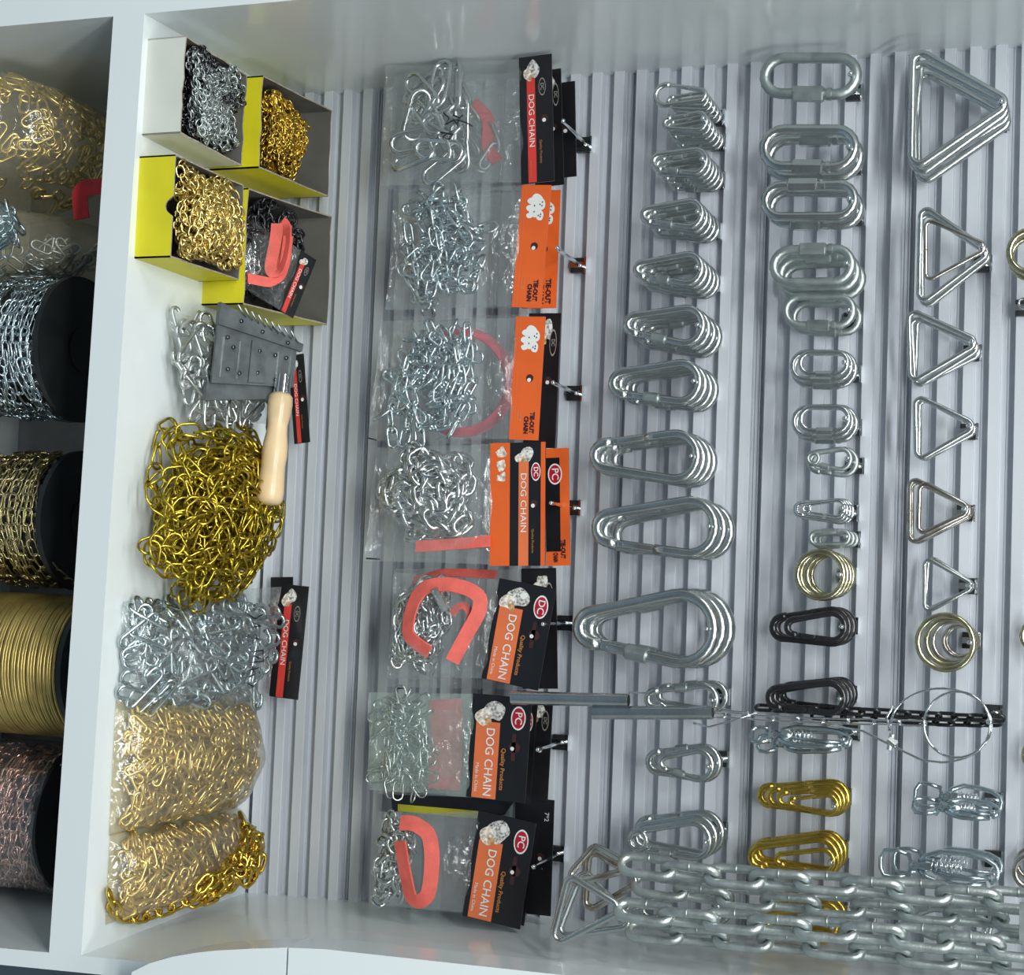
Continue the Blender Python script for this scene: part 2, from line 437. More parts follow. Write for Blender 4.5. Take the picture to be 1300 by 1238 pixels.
def cara_meshes(L, W, w2, r, screw, g, m, eye):
    R = W/2-r; rho = max(w2/2-r, r*0.55)
    C1 = np.array([0, 0, r-R]); C2 = np.array([0, 0, 2*r-L+rho+r])
    d = C1[2]-C2[2]; sa = min(0.95, max(0, (R-rho)/d)); al = math.asin(sa); ca = math.cos(al)
    def pt(C, q, side): return C+q*np.array([side*ca, 0, -sa])
    gb, gs = pt(C1, R, g), pt(C2, rho, g)
    sb, ss = pt(C1, R, -g), pt(C2, rho, -g)
    lerp = lambda a, c, t: a+(c-a)*t
    path = []; rad = []
    nose = 0.40; hinge = 0.90
    for t in np.linspace(nose, 0, 4)[:-1]: path.append(lerp(gb, gs, t)); rad.append(r)
    a0 = -al if g > 0 else math.pi+al; a1 = math.pi+al if g > 0 else -al
    for k in range(15):
        q = a0+(a1-a0)*k/14; path.append(C1+R*np.array([math.cos(q), 0, math.sin(q)])); rad.append(r)
    for t in np.linspace(0, 1, 6)[1:]: path.append(lerp(sb, ss, t)); rad.append(r if t < .85 else r*1.12)
    b0 = math.pi+al if g > 0 else -al; b1 = 2*math.pi-al if g > 0 else -math.pi+al
    for k in range(1, 12):
        q = b0+(b1-b0)*k/11; path.append(C2+rho*np.array([math.cos(q), 0, math.sin(q)])); rad.append(r*1.16)
    path.append(lerp(gs, gb, 1-hinge)); rad.append(r*1.1)
    bd = MB(); bd.tube(path, rad, 10)
    gt = MB(); p0, p1 = lerp(gb, gs, hinge-.02), lerp(gb, gs, nose+.012)
    gt.tube([p0, lerp(p0, p1, .06), lerp(p0, p1, .94), p1], [r*.8, r*.9, r*.9, r*.8], 10)
    dr = (gs-gb)/np.linalg.norm(gs-gb)
    rv = MB(); h = lerp(gb, gs, hinge-.07); rv.tube([h+(0, -r*1.15, 0), h+(0, r*1.15, 0)], r*.42, 8)
    parts = [('body', bd.mesh('snap_body', m)), ('gate', gt.mesh('snap_gate', m, sharp=50)), ('rivet', rv.mesh('snap_rivet', m, sharp=50))]
    if screw:
        sl = MB(); c = lerp(gb, gs, nose+screw)
        sl.tube([c-dr*r*1.9, c-dr*r*1.7, c+dr*r*1.7, c+dr*r*1.9], [r*1.2, r*1.36, r*1.36, r*1.2], 12)
        parts.append(('screw_sleeve', sl.mesh('snap_sleeve', 'zinc_dull' if m.startswith('zinc') else m, sharp=30)))
    if eye:
        e = MB(); q = np.linspace(0, 2*math.pi, 17)[:-1]; ce = C2+np.array([0, -r*1.2, 0]); re_ = rho*1.0
        e.tube(np.stack([ce[0]+re_*np.cos(q), np.full(16, ce[1]), ce[2]+re_*np.sin(q)], 1), r*.8, 8, closed=True)
        parts.append(('eyelet', e.mesh('snap_eyelet', m)))
    return parts
def qlink_meshes(L, W, r, g, m, nut_at=0.0):
    Pc = stadium(L-2*r, W-2*r, 9); Pc[:, 2] += 2*r-L/2
    bd = MB(); bd.tube(Pc, r, 10, closed=True)
    nt = MB(); x = g*(W/2-r); zc = 2*r-L/2+nut_at*L; hl = L*0.15
    nt.tube([(x, 0, zc-hl), (x, 0, zc-hl*.92), (x, 0, zc+hl*.92), (x, 0, zc+hl)], [r*1.3, r*1.5, r*1.5, r*1.3], 6)
    cl = MB(); cl.tube([(x, 0, zc+hl*1.15), (x, 0, zc+hl*1.2), (x, 0, zc+hl*1.5), (x, 0, zc+hl*1.55)], [r*1.02, r*1.16, r*1.16, r*1.02], 10)
    return [('body', bd.mesh('link_body', m)), ('nut', nt.mesh('link_nut', m, False)), ('collar', cl.mesh('link_collar', m, sharp=30))]
def round_poly(pts, rad, n=6):
    out = []; N = len(pts)
    for i in range(N):
        p, a, c = (np.array(pts[j], float) for j in (i, i-1, (i+1) % N))
        u, v = (a-p)/np.linalg.norm(a-p), (c-p)/np.linalg.norm(c-p)
        h = math.acos(np.clip(u@v, -1, 1))/2; d = rad/math.tan(h); cen = p+(u+v)/np.linalg.norm(u+v)*rad/math.sin(h)
        s0, s1 = p+u*d-cen, p+v*d-cen
        ang = math.acos(np.clip((s0@s1)/rad**2, -1, 1))
        for k in range(n+1):
            t = k/n; q = (math.sin((1-t)*ang)*s0+math.sin(t*ang)*s1)/math.sin(ang)
            out.append(cen+q)
    return np.array(out)
def tri_meshes(L, W, r, m, cr=2.3, name='ring_body'):
    hw = W/2-r; rad = r*cr
    # sharp-cornered triangle whose rounded version has the wanted outer size
    apex_a = math.atan2(hw, L-2*r)
    ext = rad/math.sin(apex_a)-rad
    zt = r+ext
    poly = round_poly([(0, zt), (hw+rad*.35, 3*r-L), (-hw-rad*.35, 3*r-L)], rad)
    bd = MB(); bd.tube([(p[0], 0, p[1]) for p in poly], r, 10, closed=True)
    wl = MB(); wl.tube([(-.0008, 0, 3*r-L), (.0008, 0, 3*r-L)], r*1.07, 10)
    return [('body', bd.mesh(name, m)), ('weld_seam', wl.mesh('weld_seam', m))]
def ring_meshes(L, W, r, m):
    q = np.linspace(0, 2*math.pi, 33)[:-1]; R = L/2-r
    bd = MB(); bd.tube(np.stack([R*np.cos(q), 0*q, r-R+R*np.sin(q)], 1), r, 10, closed=True)
    return [('body', bd.mesh('round_ring', m))]

def put(kind, name, spec, Y, label, cat, group, mat_, meshes=None, hookpt=None, yaw=0.0, **kw):
    """one hanging thing; spec = (left px, right px, y px of the hung end, y px of the far end, width px, small width px, rod px)"""
    xl, xr, yb, ys, Wp, w2p, rp = spec
    top = at(xr, yb, Y); bot = at(xl, ys, Y); s = ppm(top)
    L = top[2]-bot[2]; Wm = Wp/s; w2 = w2p/s; r = rp/2/s
    if meshes is None:
        if kind == 'cara': meshes = cara_meshes(L, Wm, w2, r, kw.get('screw', 0), kw.get('g', 1), mat_, kw.get('eye', False))
        elif kind == 'qlink': meshes = qlink_meshes(L, Wm, r, kw.get('g', 1), mat_, kw.get('nut_at', 0))
        elif kind == 'tri': meshes = tri_meshes(L, Wm, r, mat_)
        elif kind == 'ring': meshes = ring_meshes(L, Wm, r, mat_)
    c = top-np.array([0, 0, 2*r]) if hookpt is None else hookpt
    roll = math.atan2(bot[0]-top[0], L) + kw.get('droll', 0)
    t = thing(name, label, cat, (c[0], Y, c[2]), (0, -roll, yaw), group)
    if len(meshes) == 1:                       # a plain ring is one mesh
        bpy.data.objects.remove(t)
        t = obj(name, meshes[0][1]); t.location = (c[0], Y, c[2]); t.rotation_euler = (0, -roll, yaw); tag(t, label, cat, group)
    else:
        for n, m in meshes: obj(n, m, t)
    return t, c, meshes
def stack(kind, name, cat, look, where, spec, n, mat_, Yf=-.088, Yb=-.014, hook_label=None, backs=None, pre=None, gflip=(), **kw):
    """n alike things on one hook, the frontmost described by spec"""
    R = random.Random(len(where)*31+int(spec[0]))
    grp = name.replace('_', ' ')+'s in the '+where
    lf = look+', frontmost in '+where if n > 1 or backs else look+' in the '+where
    t, c, me = put(kind, name, spec, Yf, lf, cat, grp, mat_, **kw)
    alt_me = None
    for k in range(1, n):
        Y = Yf+(Yb-Yf)*k/max(1, n-1)
        m_use = me
        if k in gflip:
            if alt_me is None:
                k2 = dict(kw); k2['g'] = -kw.get('g', 1)
                tt, _, alt_me = put(kind, name, spec, Y, look+', '+ORD[k+1]+' from front in '+where, cat, grp, mat_, hookpt=(c[0], Y, c[2]), **k2)
                tt.rotation_euler[1] += R.uniform(-.05, .05); continue
            m_use = alt_me
        tt, _, _ = put(kind, name, spec, Y, look+', '+ORD[k+1]+' from front in '+where, cat, grp, mat_, meshes=m_use, hookpt=(c[0], Y, c[2]), yaw=R.uniform(-.06, .06))
        tt.rotation_euler[1] += R.uniform(-.06, .06)
    for i, (sp, Y, k2) in enumerate(backs or []):
        k2 = dict(k2); mm = k2.pop('mat', mat_); kd = k2.pop('kind', kind)
        lb = k2.pop('label', None) or look+', '+ORD[i+2]+' from front in '+where
        # every one hangs on the same prong
        top = at(sp[1], sp[2], Y); r = sp[6]/2/ppm(top)
        put(kd, k2.pop('name', name), sp, Y, lb, cat, grp, mm, hookpt=(c[0], Y, c[2]), **k2)
    hook(c[0], c[2]-RH*0.6, -Yf+.012, hook_label or 'black-clipped display hook holding the '+where)
    return c

# ---- snap hooks, second column of goods
SN = 'snap-hook column'
def wh(i): return ORD[i]+' stack down '+SN
Z1 = 'small zinc snap hook'
c = stack('cara', 'snap_hook', 'snap hook', 'small zinc snap hook', wh(1), (846, 901, 125, 129, 22, 15, 5), 5, 'zinc', Yf=-.075, g=-1)
put('cara', 'snap_hook', (833, 902, 124, 124, 20, 33, 6), -.088, 'zinc snap hook swinging wide end down in front of the top stack', 'snap hook', None, 'zinc', hookpt=(c[0], -.088, c[2]), g=-1)
stack('cara', 'snap_hook', 'snap hook', 'small zinc snap hook', wh(2), (840.5, 900, 153, 157, 28, 19, 6), 6, 'zinc', g=-1, gflip=(2, 4))
stack('cara', 'snap_hook', 'snap hook', 'zinc screw-sleeve snap hook', wh(3), (826, 900, 204, 205, 37, 26, 7), 6, 'zinc', g=1, screw=.16, gflip=(1,))
stack('cara', 'snap_hook', 'snap hook', 'zinc screw-sleeve snap hook', wh(4), (813, 895, 271, 273, 41, 25, 8), 5, 'zinc', g=1, gflip=(1, 3), screw=.12)
stack('cara', 'snap_hook', 'snap hook', 'zinc screw-sleeve snap hook', wh(5), (804, 895, 341, 342, 46, 26, 9), 5, 'zinc', g=1, screw=.1, gflip=(2, 3))
stack('cara', 'snap_hook', 'snap hook', 'zinc screw-sleeve snap hook', wh(6), (791.6, 897, 414, 411, 55, 33, 10), 4, 'zinc', g=1, screw=.07, gflip=(3,))
stack('cara', 'snap_hook', 'snap hook', 'zinc screw-sleeve snap hook', wh(7), (773, 893, 485, 487, 60, 40, 11), 4, 'zinc', g=1, screw=.07)
stack('cara', 'snap_hook', 'snap hook', 'plain-gate long zinc snap hook', wh(8), (749, 891, 580, 578, 70, 45, 12), 4, 'zinc', g=-1, screw=0, gflip=(2,))
stack('cara', 'snap_hook', 'snap hook', 'plain-gate long zinc snap hook', wh(9), (751.6, 914, 669, 671, 80, 51, 12.5), 3, 'zinc', g=1, screw=0, gflip=(1,))
stack('cara', 'snap_hook', 'snap hook', 'biggest zinc snap hook', wh(10), (728.6, 914, 799, 797, 103, 57, 15.5), 3, 'zinc', g=1, screw=.05, gflip=(2,))
stack('cara', 'snap_hook', 'snap hook', 'zinc snap hook behind the steel tubes', wh(11), (818, 914, 889, 888, 44, 30, 8.5), 2, 'zinc', Yf=-.06, g=-1, screw=.03)
stack('cara', 'snap_hook', 'snap hook', 'slim zinc snap hook with sleeve', wh(12), (835, 908, 973, 968, 44, 24, 8), 1, 'zinc', Yf=-.08, g=1, screw=.14,
      backs=[((814, 911.6, 971, 969, 50, 34, 9), -.05, dict(g=-1, screw=.03))])
stack('cara', 'snap_hook', 'snap hook', 'zinc eyelet snap hook', wh(13), (797, 905, 1068, 1067, 52, 30, 8), 1, 'zinc', Yf=-.085, g=1, screw=.08, eye=True,
      backs=[((800, 910, 1063, 1062, 58, 38, 8.5), -.06, dict(g=1, screw=.08)), ((797, 913, 1062, 1058, 60, 40, 9), -.03, dict(g=-1))])
stack('cara', 'snap_hook', 'snap hook', 'zinc snap hook behind chain', wh(14), (792, 918, 1160, 1164, 56, 34, 9.5), 2, 'zinc', Yf=-.07, g=1, screw=.08)

# ---- quick links, third column
SN = 'quick-link column'
stack('qlink', 'quick_link', 'quick link', 'large dull zinc quick link hanging alone', wh(1), (964, 1094.6, 96, 95, 61, 61, 14), 1, 'zinc_dull', Yf=-.06, g=1)
stack('qlink', 'quick_link', 'quick link', 'large zinc quick link', wh(2), (963.5, 1092, 188, 187, 62, 62, 13.5), 2, 'zinc', Yf=-.075, Yb=-.04, g=1, gflip=(1,))
stack('qlink', 'quick_link', 'quick link', 'large zinc quick link', wh(3), (965.5, 1091, 254, 255, 53, 53, 12), 2, 'zinc', Yf=-.08, Yb=-.04, g=-1, nut_at=-.08, gflip=(1,))
stack('qlink', 'quick_link', 'quick link', 'zinc quick link', wh(4), (976.5, 1087, 336, 338, 54, 54, 11.5), 3, 'zinc_dull', g=-1, gflip=(2,))
stack('qlink', 'quick_link', 'quick link', 'zinc quick link', wh(5), (992.5, 1088, 395, 394, 47, 47, 10), 2, 'zinc_dull', Yf=-.06, g=1)
stack('qlink', 'quick_link', 'quick link', 'thin zinc quick link', wh(6), (1013, 1079, 461, 461, 34, 34, 6), 1, 'zinc', g=1,
      backs=[((1000, 1082, 463, 462, 42, 42, 7), -.065, dict(g=1)), ((998, 1084, 467, 466, 50, 50, 8), -.04, dict(g=1))])
stack('qlink', 'quick_link', 'quick link', 'thin zinc quick link', wh(7), (1013, 1081, 532, 532, 38, 38, 7), 1, 'zinc', g=1,
      backs=[((1001, 1082, 533, 533, 44, 44, 7), -.065, dict(g=1)), ((999, 1083, 535, 534, 50, 50, 8), -.04, dict(g=1))])
stack('cara', 'snap_hook', 'snap hook', 'small zinc eyelet snap hook', wh(8), (1023, 1083, 583, 582, 32, 20, 6), 1, 'zinc_dull', g=1, screw=.12, eye=True,
      backs=[((1020, 1086, 588, 587, 40, 32, 7), -.05, dict(g=1, eye=False))])
stack('cara', 'snap_hook', 'snap hook', 'tiny bright chrome snap hook', wh(9), (1018, 1074, 646, 646, 24, 13, 4), 1, 'chrome', g=1, eye=True,
      backs=[((1008, 1076, 647, 646, 29, 18, 4), -.07, dict(g=1)), ((1003, 1078, 648, 646, 32, 22, 4.5), -.05, dict(g=-1)), ((1002, 1080, 649, 646, 34, 24, 4.5), -.03, dict(g=1))])
stack('qlink', 'quick_link', 'quick link', 'tiny dull quick link', wh(10), (1026, 1081, 682, 684, 22, 22, 5.5), 3, 'zinc_dull', Yf=-.07, g=-1, gflip=(1,))
stack('ring', 'round_ring', 'ring', 'pale brass round ring', wh(11), (1008, 1075, 730, 730, 66, 66, 8), 1, 'brass_pale', Yf=-.085,
      backs=[((1012, 1079, 731, 731, 66, 66, 8), -.062, {}), ((1020, 1083, 732, 731, 56, 56, 8), -.04, {}), ((1026, 1086, 733, 732, 50, 50, 7), -.018, {})])
stack('cara', 'snap_hook', 'snap hook', 'black snap hook', wh(12), (995.5, 1077, 796, 797, 42, 27, 8), 1, 'black_metal', Yf=-.085, g=1,
      backs=[((977, 1083, 795, 797, 52, 37, 9), -.06, dict(g=-1)), ((979, 1086, 794, 797, 50, 36, 9), -.03, dict(g=1))])
stack('cara', 'snap_hook', 'snap hook', 'black snap hook', wh(13), (972, 1076, 887, 886, 47, 33, 9), 4, 'black_metal', g=1)
SN = 'gold snap-hook set'
stack('cara', 'snap_hook', 'snap hook', 'small shiny gold snap hook', 'upper '+SN, (1000, 1066, 1023, 1018, 30, 15, 6), 1, 'gold', g=-1,
      backs=[((988, 1072, 1021, 1014, 36, 22, 6.5), -.07, dict(g=-1)), ((974, 1076, 1016, 1010, 42, 28, 7.5), -.05, dict(g=-1)), ((961, 1080, 1010, 1006, 48, 32, 8.5), -.025, dict(g=-1))])
stack('cara', 'snap_hook', 'snap hook', 'small shiny gold snap hook', 'middle '+SN, (983, 1062, 1094, 1091, 34, 20, 6.5), 1, 'gold', g=1,
      backs=[((948.5, 1067, 1090, 1088, 56, 35, 8.5), -.07, dict(g=1)), ((952, 1071, 1087, 1085, 56, 35, 8.5), -.045, dict(g=1)), ((957, 1076, 1084, 1083, 54, 33, 8.5), -.02, dict(g=-1))])
stack('cara', 'snap_hook', 'snap hook', 'gold snap hook behind chain', 'lowest '+SN, (952, 1066, 1176, 1172, 50, 32, 8.5), 3, 'gold', Yf=-.07, g=1)

# ---- triangle rings, fourth column
SN = 'triangle-ring column'
stack('tri', 'triangle_ring', 'triangle ring', 'biggest zinc triangle ring', wh(1), (1152.5, 1281, 131, 139, 166, 0, 10), 4, 'zinc', Yf=-.075)
stack('tri', 'triangle_ring', 'triangle ring', 'brownish nickel triangle ring', wh(2), (1172, 1253, 314, 318, 84, 0, 6), 1, 'nickel', Yf=-.085,
      backs=[((1160, 1252, 317, 320, 134, 0, 7), -.06, dict(mat='zinc')), ((1163, 1254, 320, 325, 134, 0, 7), -.04, dict(mat='zinc'))])
stack('tri', 'triangle_ring', 'triangle ring', 'zinc triangle ring', wh(3), (1151, 1241, 435, 440, 98, 0, 7), 3, 'zinc', Yf=-.075)
stack('tri', 'triangle_ring', 'triangle ring', 'zinc triangle ring', wh(4), (1159, 1238, 541, 544, 88, 0, 7), 2, 'zinc', Yf=-.06, Yb=-.03)
stack('tri', 'triangle_ring', 'triangle ring', 'brownish nickel triangle ring', wh(5), (1163, 1232, 647, 645, 73, 0, 7), 1, 'nickel', Yf=-.075,
      backs=[((1151.5, 1235, 648, 648, 90, 0, 7), -.05, {}), ((1153, 1236, 648, 648, 88, 0, 7), -.03, {})])
stack('tri', 'triangle_ring', 'triangle ring', 'thin zinc triangle ring', wh(6), (1171, 1236, 744, 743, 74, 0, 5.5), 2, 'zinc', Yf=-.05, Yb=-.03)
stack('ring', 'round_ring', 'ring', 'large olive-brass round ring', 'ring stack below the triangle rings', (1161, 1240, 816, 816, 80, 80, 8), 1, 'brass_pale', Yf=-.08,
      backs=[((1172, 1240, 816, 816, 68, 68, 7), -.065, dict(mat='brass_pale')), ((1180, 1241, 816, 816, 60, 60, 7), -.05, dict(mat='nickel')), ((1194, 1242, 816, 816, 47, 47, 6), -.03, dict(mat='nickel')), ((1197, 1243, 816, 816, 44, 44, 6), -.015, dict(mat='nickel'))])

# ---- goods cut by the right edge of the picture
stack('ring', 'round_ring', 'ring', 'olive-brass round ring', 'upper ring stack at the right edge', (1277, 1344, 319, 319, 66, 66, 9), 1, 'brass_pale', Yf=-.08,
      backs=[((1280, 1345, 328, 328, 66, 66, 8), -.05, {})])
stack('ring', 'round_ring', 'ring', 'tiny pale ring', 'single small ring at the right edge', (1292, 1308, 385, 385, 16, 16, 3), 1, 'zinc', Yf=-.03)
stack('ring', 'round_ring', 'ring', 'pale brass ring', 'middle ring stack at the right edge', (1294, 1344, 808, 808, 50, 50, 7), 2, 'brass_pale', Yf=-.06)
stack('ring', 'round_ring', 'ring', 'nickel ring', 'lower ring stack at the right edge', (1296, 1344, 960, 960, 46, 46, 7), 2, 'brass_pale', Yf=-.06)
stack('ring', 'round_ring', 'ring', 'dark nickel ring', 'lowest ring stack at the right edge', (1284, 1334, 1108, 1108, 46, 46, 8), 2, 'nickel', Yf=-.06)

# ================================================================== hanging packets, first column
def ellipse(cx, cz, rx, rz, n=24): return [(cx+rx*math.cos(2*math.pi*k/n), cz+rz*math.sin(2*math.pi*k/n)) for k in range(n)]
def flat(poly, m, y=0.0, name='print'):
    b = MB(); b.add([(p[0], y, p[1]) for p in poly], [tuple(range(len(poly)))[::-1]]); return b.mesh(name, m, False)
def blob(cx, cz, rx, rz, seed, n=18, amp=.25):
    r = random.Random(seed); ph = [r.uniform(0, 6.28) for _ in range(3)]
    return [(cx+rx*math.cos(q)*(1+amp*math.sin(2*q+ph[0])*.6+amp*math.sin(3*q+ph[1])*.5), cz+rz*math.sin(q)*(1+amp*math.sin(2*q+ph[2])*.5)) for q in [2*math.pi*k/n for k in range(n)]]
def dog_print(card, x0, x1, z0, z1, seed):
    w_, h_ = x1-x0, z1-z0; y = -.0011
    obj('dog_picture', flat(blob(x0+w_*.42, z0+h_*.62, w_*.40, h_*.36, seed), 'print_fur', y), card)
    obj('dog_picture', flat(blob(x0+w_*.66, z0+h_*.28, w_*.30, h_*.26, seed+1), 'print_pale', y-.0001), card)
    obj('dog_picture', flat(blob(x0+w_*.30, z0+h_*.80, w_*.12, h_*.12, seed+2), 'print_white', y-.0002), card)
    obj('dog_picture', flat(blob(x0+w_*.82, z0+h_*.45, w_*.14, h_*.12, seed+3), 'print_tan', y-.0002), card)
def oval_logo(card, x, z, rx, rz, s, dim=False):
    y = -.0012
    o = obj('logo', flat(ellipse(x, z, rx, rz), 'print_white' if not dim else 'print_grey', y), card)
    obj('logo', flat(ellipse(x, z, rx*.86, rz*.84), 'print_maroon' if not dim else 'card_black', y-.0001), card)
    obj('lettering', text_mesh(s, 'print_white' if not dim else 'print_grey', rz*1.35, 1.0, bold=.0001), card, T(x, y-.0002, z))
def header(root, org, corners, Y, style, seed=1, word='DOG CHAIN'):
    A, B, C, D = [at(x, y, Y) for x, y in corners]
    Mx = frame(A, D-A, B-A); w_ = float(np.linalg.norm((C+D-A-B)/2)); h_ = float(np.linalg.norm((B+C-A-D)/2))
    Mx.translation = Vector(A)-Vector(org)
    base = 'card_orange' if style in ('orange', 'framed_back') else 'card_black'
    b = MB(); b.box((w_/2, 0, h_/2), (w_, .0016, h_))
    card = obj('header_card', b.mesh('header_card', base, False), root, Mx)
    R = lambda a0, a1, b0, b1: [(a0*w_, b0*h_), (a1*w_, b0*h_), (a1*w_, b1*h_), (a0*w_, b1*h_)]
    def band(a0, a1, b0, b1, m, y=-.0010): obj('print_band', flat(R(a0, a1, b0, b1), m, y), card)
    def word_at(s, a, b_, size, m='print_white', sx=1.0, bold=0.0, align='CENTER'):
        obj('lettering', text_mesh(s, m, size*h_, sx, align, bold), card, T(a*w_, -.0014, b_*h_))
    def hole(a, b_, sl=None):
        if sl: obj('hang_slot', flat(R(a-sl, a+sl, b_-.035, b_+.035)[:], 'slot_dark', -.0012), card); obj('hang_slot', flat(ellipse(a*w_, (b_+.02)*h_, .05*w_, .10*h_), 'slot_dark', -.0012), card)
        else: obj('hang_hole', flat(ellipse(a*w_, b_*h_, .004, .004), 'slot_dark', -.0012), card)
        obj('hang_hole', flat(ellipse((a+.015)*w_, (b_-.02)*h_, .0021, .0021), 'print_white', -.0013), card)
    if style == 'dc_red':
        band(.17, .995, .23, .48, 'band_red'); dog_print(card, 0.005, .20*w_, .12*h_, .62*h_, seed)
        word_at(word, .51, .355, .24, sx=1.15); oval_logo(card, .25*w_, .70*h_, .070*w_, .11*h_, 'DC', dim=True)
        word_at('Quality Products', .76, .63, .10, 'print_orange'); word_at('Made in China', .89, .31, .085, 'print_orange'); hole(.50, .76)
    elif style == 'orange':
        for k, (dx, dz, sx, sz) in enumerate(((.13, .55, .055, .22), (.20, .52, .06, .22), (.16, .72, .05, .13), (.25, .70, .045, .12), (.13, .36, .025, .12), (.19, .33, .025, .12), (.25, .36, .022, .13))):
            obj('puppy_print', flat(blob(dx*w_, dz*h_, sx*w_, sz*h_, k+3, amp=.12), 'print_white', -.0010-.00003*k), card)
        for dx, dz in ((.14, .76), (.17, .75), (.24, .73), (.26, .72), (.16, .68), (.25, .65), (.17, .5), (.22, .5)):
            obj('puppy_print', flat(ellipse(dx*w_, dz*h_, .007*w_, .02*h_, 8), 'ink', -.0015), card)
        word_at('TIE-OUT', .86, .76, .20, 'ink', sx=.9, bold=.0003); word_at('CHAIN', .88, .56, .20, 'ink', sx=.9, bold=.0003)
        word_at('for small dogs', .80, .36, .07, 'print_tan'); word_at('strong steel', .80, .28, .07, 'print_tan')
        band(0, 1, .06, .075, 'band_orange'); band(0, 1, .16, .175, 'band_orange'); hole(.5, .60)
    elif style in ('dc_framed',):
        band(0, 1, 0, .36, 'card_orange'); band(0, 1, .92, 1, 'card_orange')
        for k in (0, 1, 2): obj('print_band', flat(blob((.08+.1*k)*w_, .2*h_, .04*w_, .10*h_, k+40, amp=.5), 'print_pale', -.0011), card)
        band(.14, 1, .52, .70, 'band_orange'); dog_print(card, .005, .17*w_, .45*h_, .80*h_, seed)
        word_at(word, .49, .605, .15, sx=1.2); oval_logo(card, .24*w_, .83*h_, .075*w_, .085*h_, 'DC')
        word_at('Quality Products', .80, .78, .06, 'print_orange'); hole(.50, .80)
    elif style == 'framed_back':
        band(.08, .88, 0, .62, 'card_black'); oval_logo(card, .22*w_, .42*h_, .09*w_, .30*h_, 'PC')
        word_at('TIE-OUT', .86, .72, .25, 'ink', sx=.8, bold=.0003); word_at('CHAIN', .93, .40, .25, 'ink', sx=.5, bold=.0003)
    elif style in ('dc_big', 'pc_big'):
        band(.26, .995, .09, .50, 'band_orange'); dog_print(card, .005, .30*w_, .06*h_, .58*h_, seed)
        word_at(word, .645, .34, .20, sx=.96, bold=.0001); word_at('Made in China', .80, .155, .08)
        word_at('Quality Products', .70, .585, .098, 'print_orange', bold=.0001); oval_logo(card, .20*w_, .80*h_, .115*w_, .125*h_, 'DC' if style == 'dc_big' else 'PC')
        hole(.48, .75, .13)
    elif style == 'plain':
        hole(.5, .7)
    elif style in ('plain_dc', 'plain_pc'):
        oval_logo(card, .22*w_, .80*h_, .10*w_, .11*h_, 'DC' if style == 'plain_dc' else 'PC', dim=style == 'plain_dc'); hole(.5, .7)
        dog_print(card, .005, .25*w_, .3*h_, .8*h_, seed)
    elif style == 'marked':
        word_at('7*2', .15, .82, .16); hole(.5, .7); word_at('.', .6, .8, .2)
    return card, A, D
class Patch:
    """pillow of film between four picture corners at a depth"""
    def __init__(s, corners, Y, thick, seed=0, yfun=None):
        yf = yfun or (lambda x, y: Y)
        s.c = [at(x, y, yf(x, y)) for x, y in corners]       # A(0,1) near card, D(1,1), F(1,0), E(0,0)
        s.t = thick
        n = np.cross(s.c[1]-s.c[0], s.c[0]-s.c[3]); n /= np.linalg.norm(n)
        if n[1] > 0: n = -n
        s.n = n; s.seed = seed
    def mid(s, a, b):
        A, D, F_, E = s.c
        return (E*(1-a)+F_*a)*(1-b)+(A*(1-a)+D*a)*b
    def prof(s, a, b):
        e = max(0, 4*a*(1-a))**.55*max(0, min(1, b/.30))**.6*max(0.0, min(1, (1-b)/.45))**.6
        return e
    def p(s, a, b, d): return s.mid(a, b)+s.n*d*s.t*s.prof(a, b)
    def film_mesh(s, m, nu=18, nv=22):
        r = np.random.default_rng(s.seed); V = []; Fc = []
        ph = r.uniform(0, 6.28, 6)
        for side in (1, -1):
            for j in range(nv+1):
                for i in range(nu+1):
                    a, b = i/nu, j/nv
                    q = s.p(a, b, side)
                    wv = math.sin(9*a+ph[0]+3*b)*math.sin(7*b+ph[1])+.6*math.sin(17*a+ph[2])*math.sin(13*b+ph[3]+4*a)
                    edge = min(a, 1-a, b, 1-b)
                    q = q+s.n*(.0016*wv*min(1, edge*8))*(1 if side > 0 else .5)
                    if edge == 0: q = q+s.n*.0018*math.sin(11*(a+b)+ph[4])
                    V.append(q)
        o = (nu+1)*(nv+1)
        for k in (0, o):
            for j in range(nv):
                for i in range(nu):
                    f = (k+j*(nu+1)+i, k+j*(nu+1)+i+1, k+(j+1)*(nu+1)+i+1, k+(j+1)*(nu+1)+i)
                    Fc.append(f if k == 0 else f[::-1])
        return V, Fc
def pouch(root, org, patch, m):
    V, Fc = patch.film_mesh(m); b = MB(); b.add(V, Fc)
    return obj('plastic_pouch', b.mesh('plastic_pouch', m, True, off=org), root)
def fill_links(root, org, patch, region, V_Q, pitch, count, m, seed, depth=(-.5, .75), base=math.pi/4, name='chain_link', turn=1.0):
    a0, a1, b0, b1 = region; V, Q = V_Q
    wd = np.linalg.norm(patch.c[1]-patch.c[0]); ht = np.linalg.norm(patch.c[0]-patch.c[3])
    rx_, rz_ = (a1-a0)*wd, (b1-b0)*ht
    walk = wander(int(count*1.05), pitch, lambda x, y: 0 < x < rx_ and 0 < y < rz_, (rx_/2, rz_/2), seed, turn*.9, (0, rx_, 0, rz_))
    R = random.Random(seed); pts = []
    for i, (x, y) in enumerate(walk):
        d = depth[0]+(depth[1]-depth[0])*(.5+.5*math.sin(i*.45+seed)*math.cos(i*.13))
        pts.append(patch.p(a0+x/wd, b0+y/ht, d))
    me = quadmesh(name, V, Q, m)
    for R3, p in chain_mats(np.array(pts), pitch*.96, normal=patch.n, base=base, seed=seed, jitter=.45)[:count]:
        obj(name, me, root, mat4(R3, p-org))
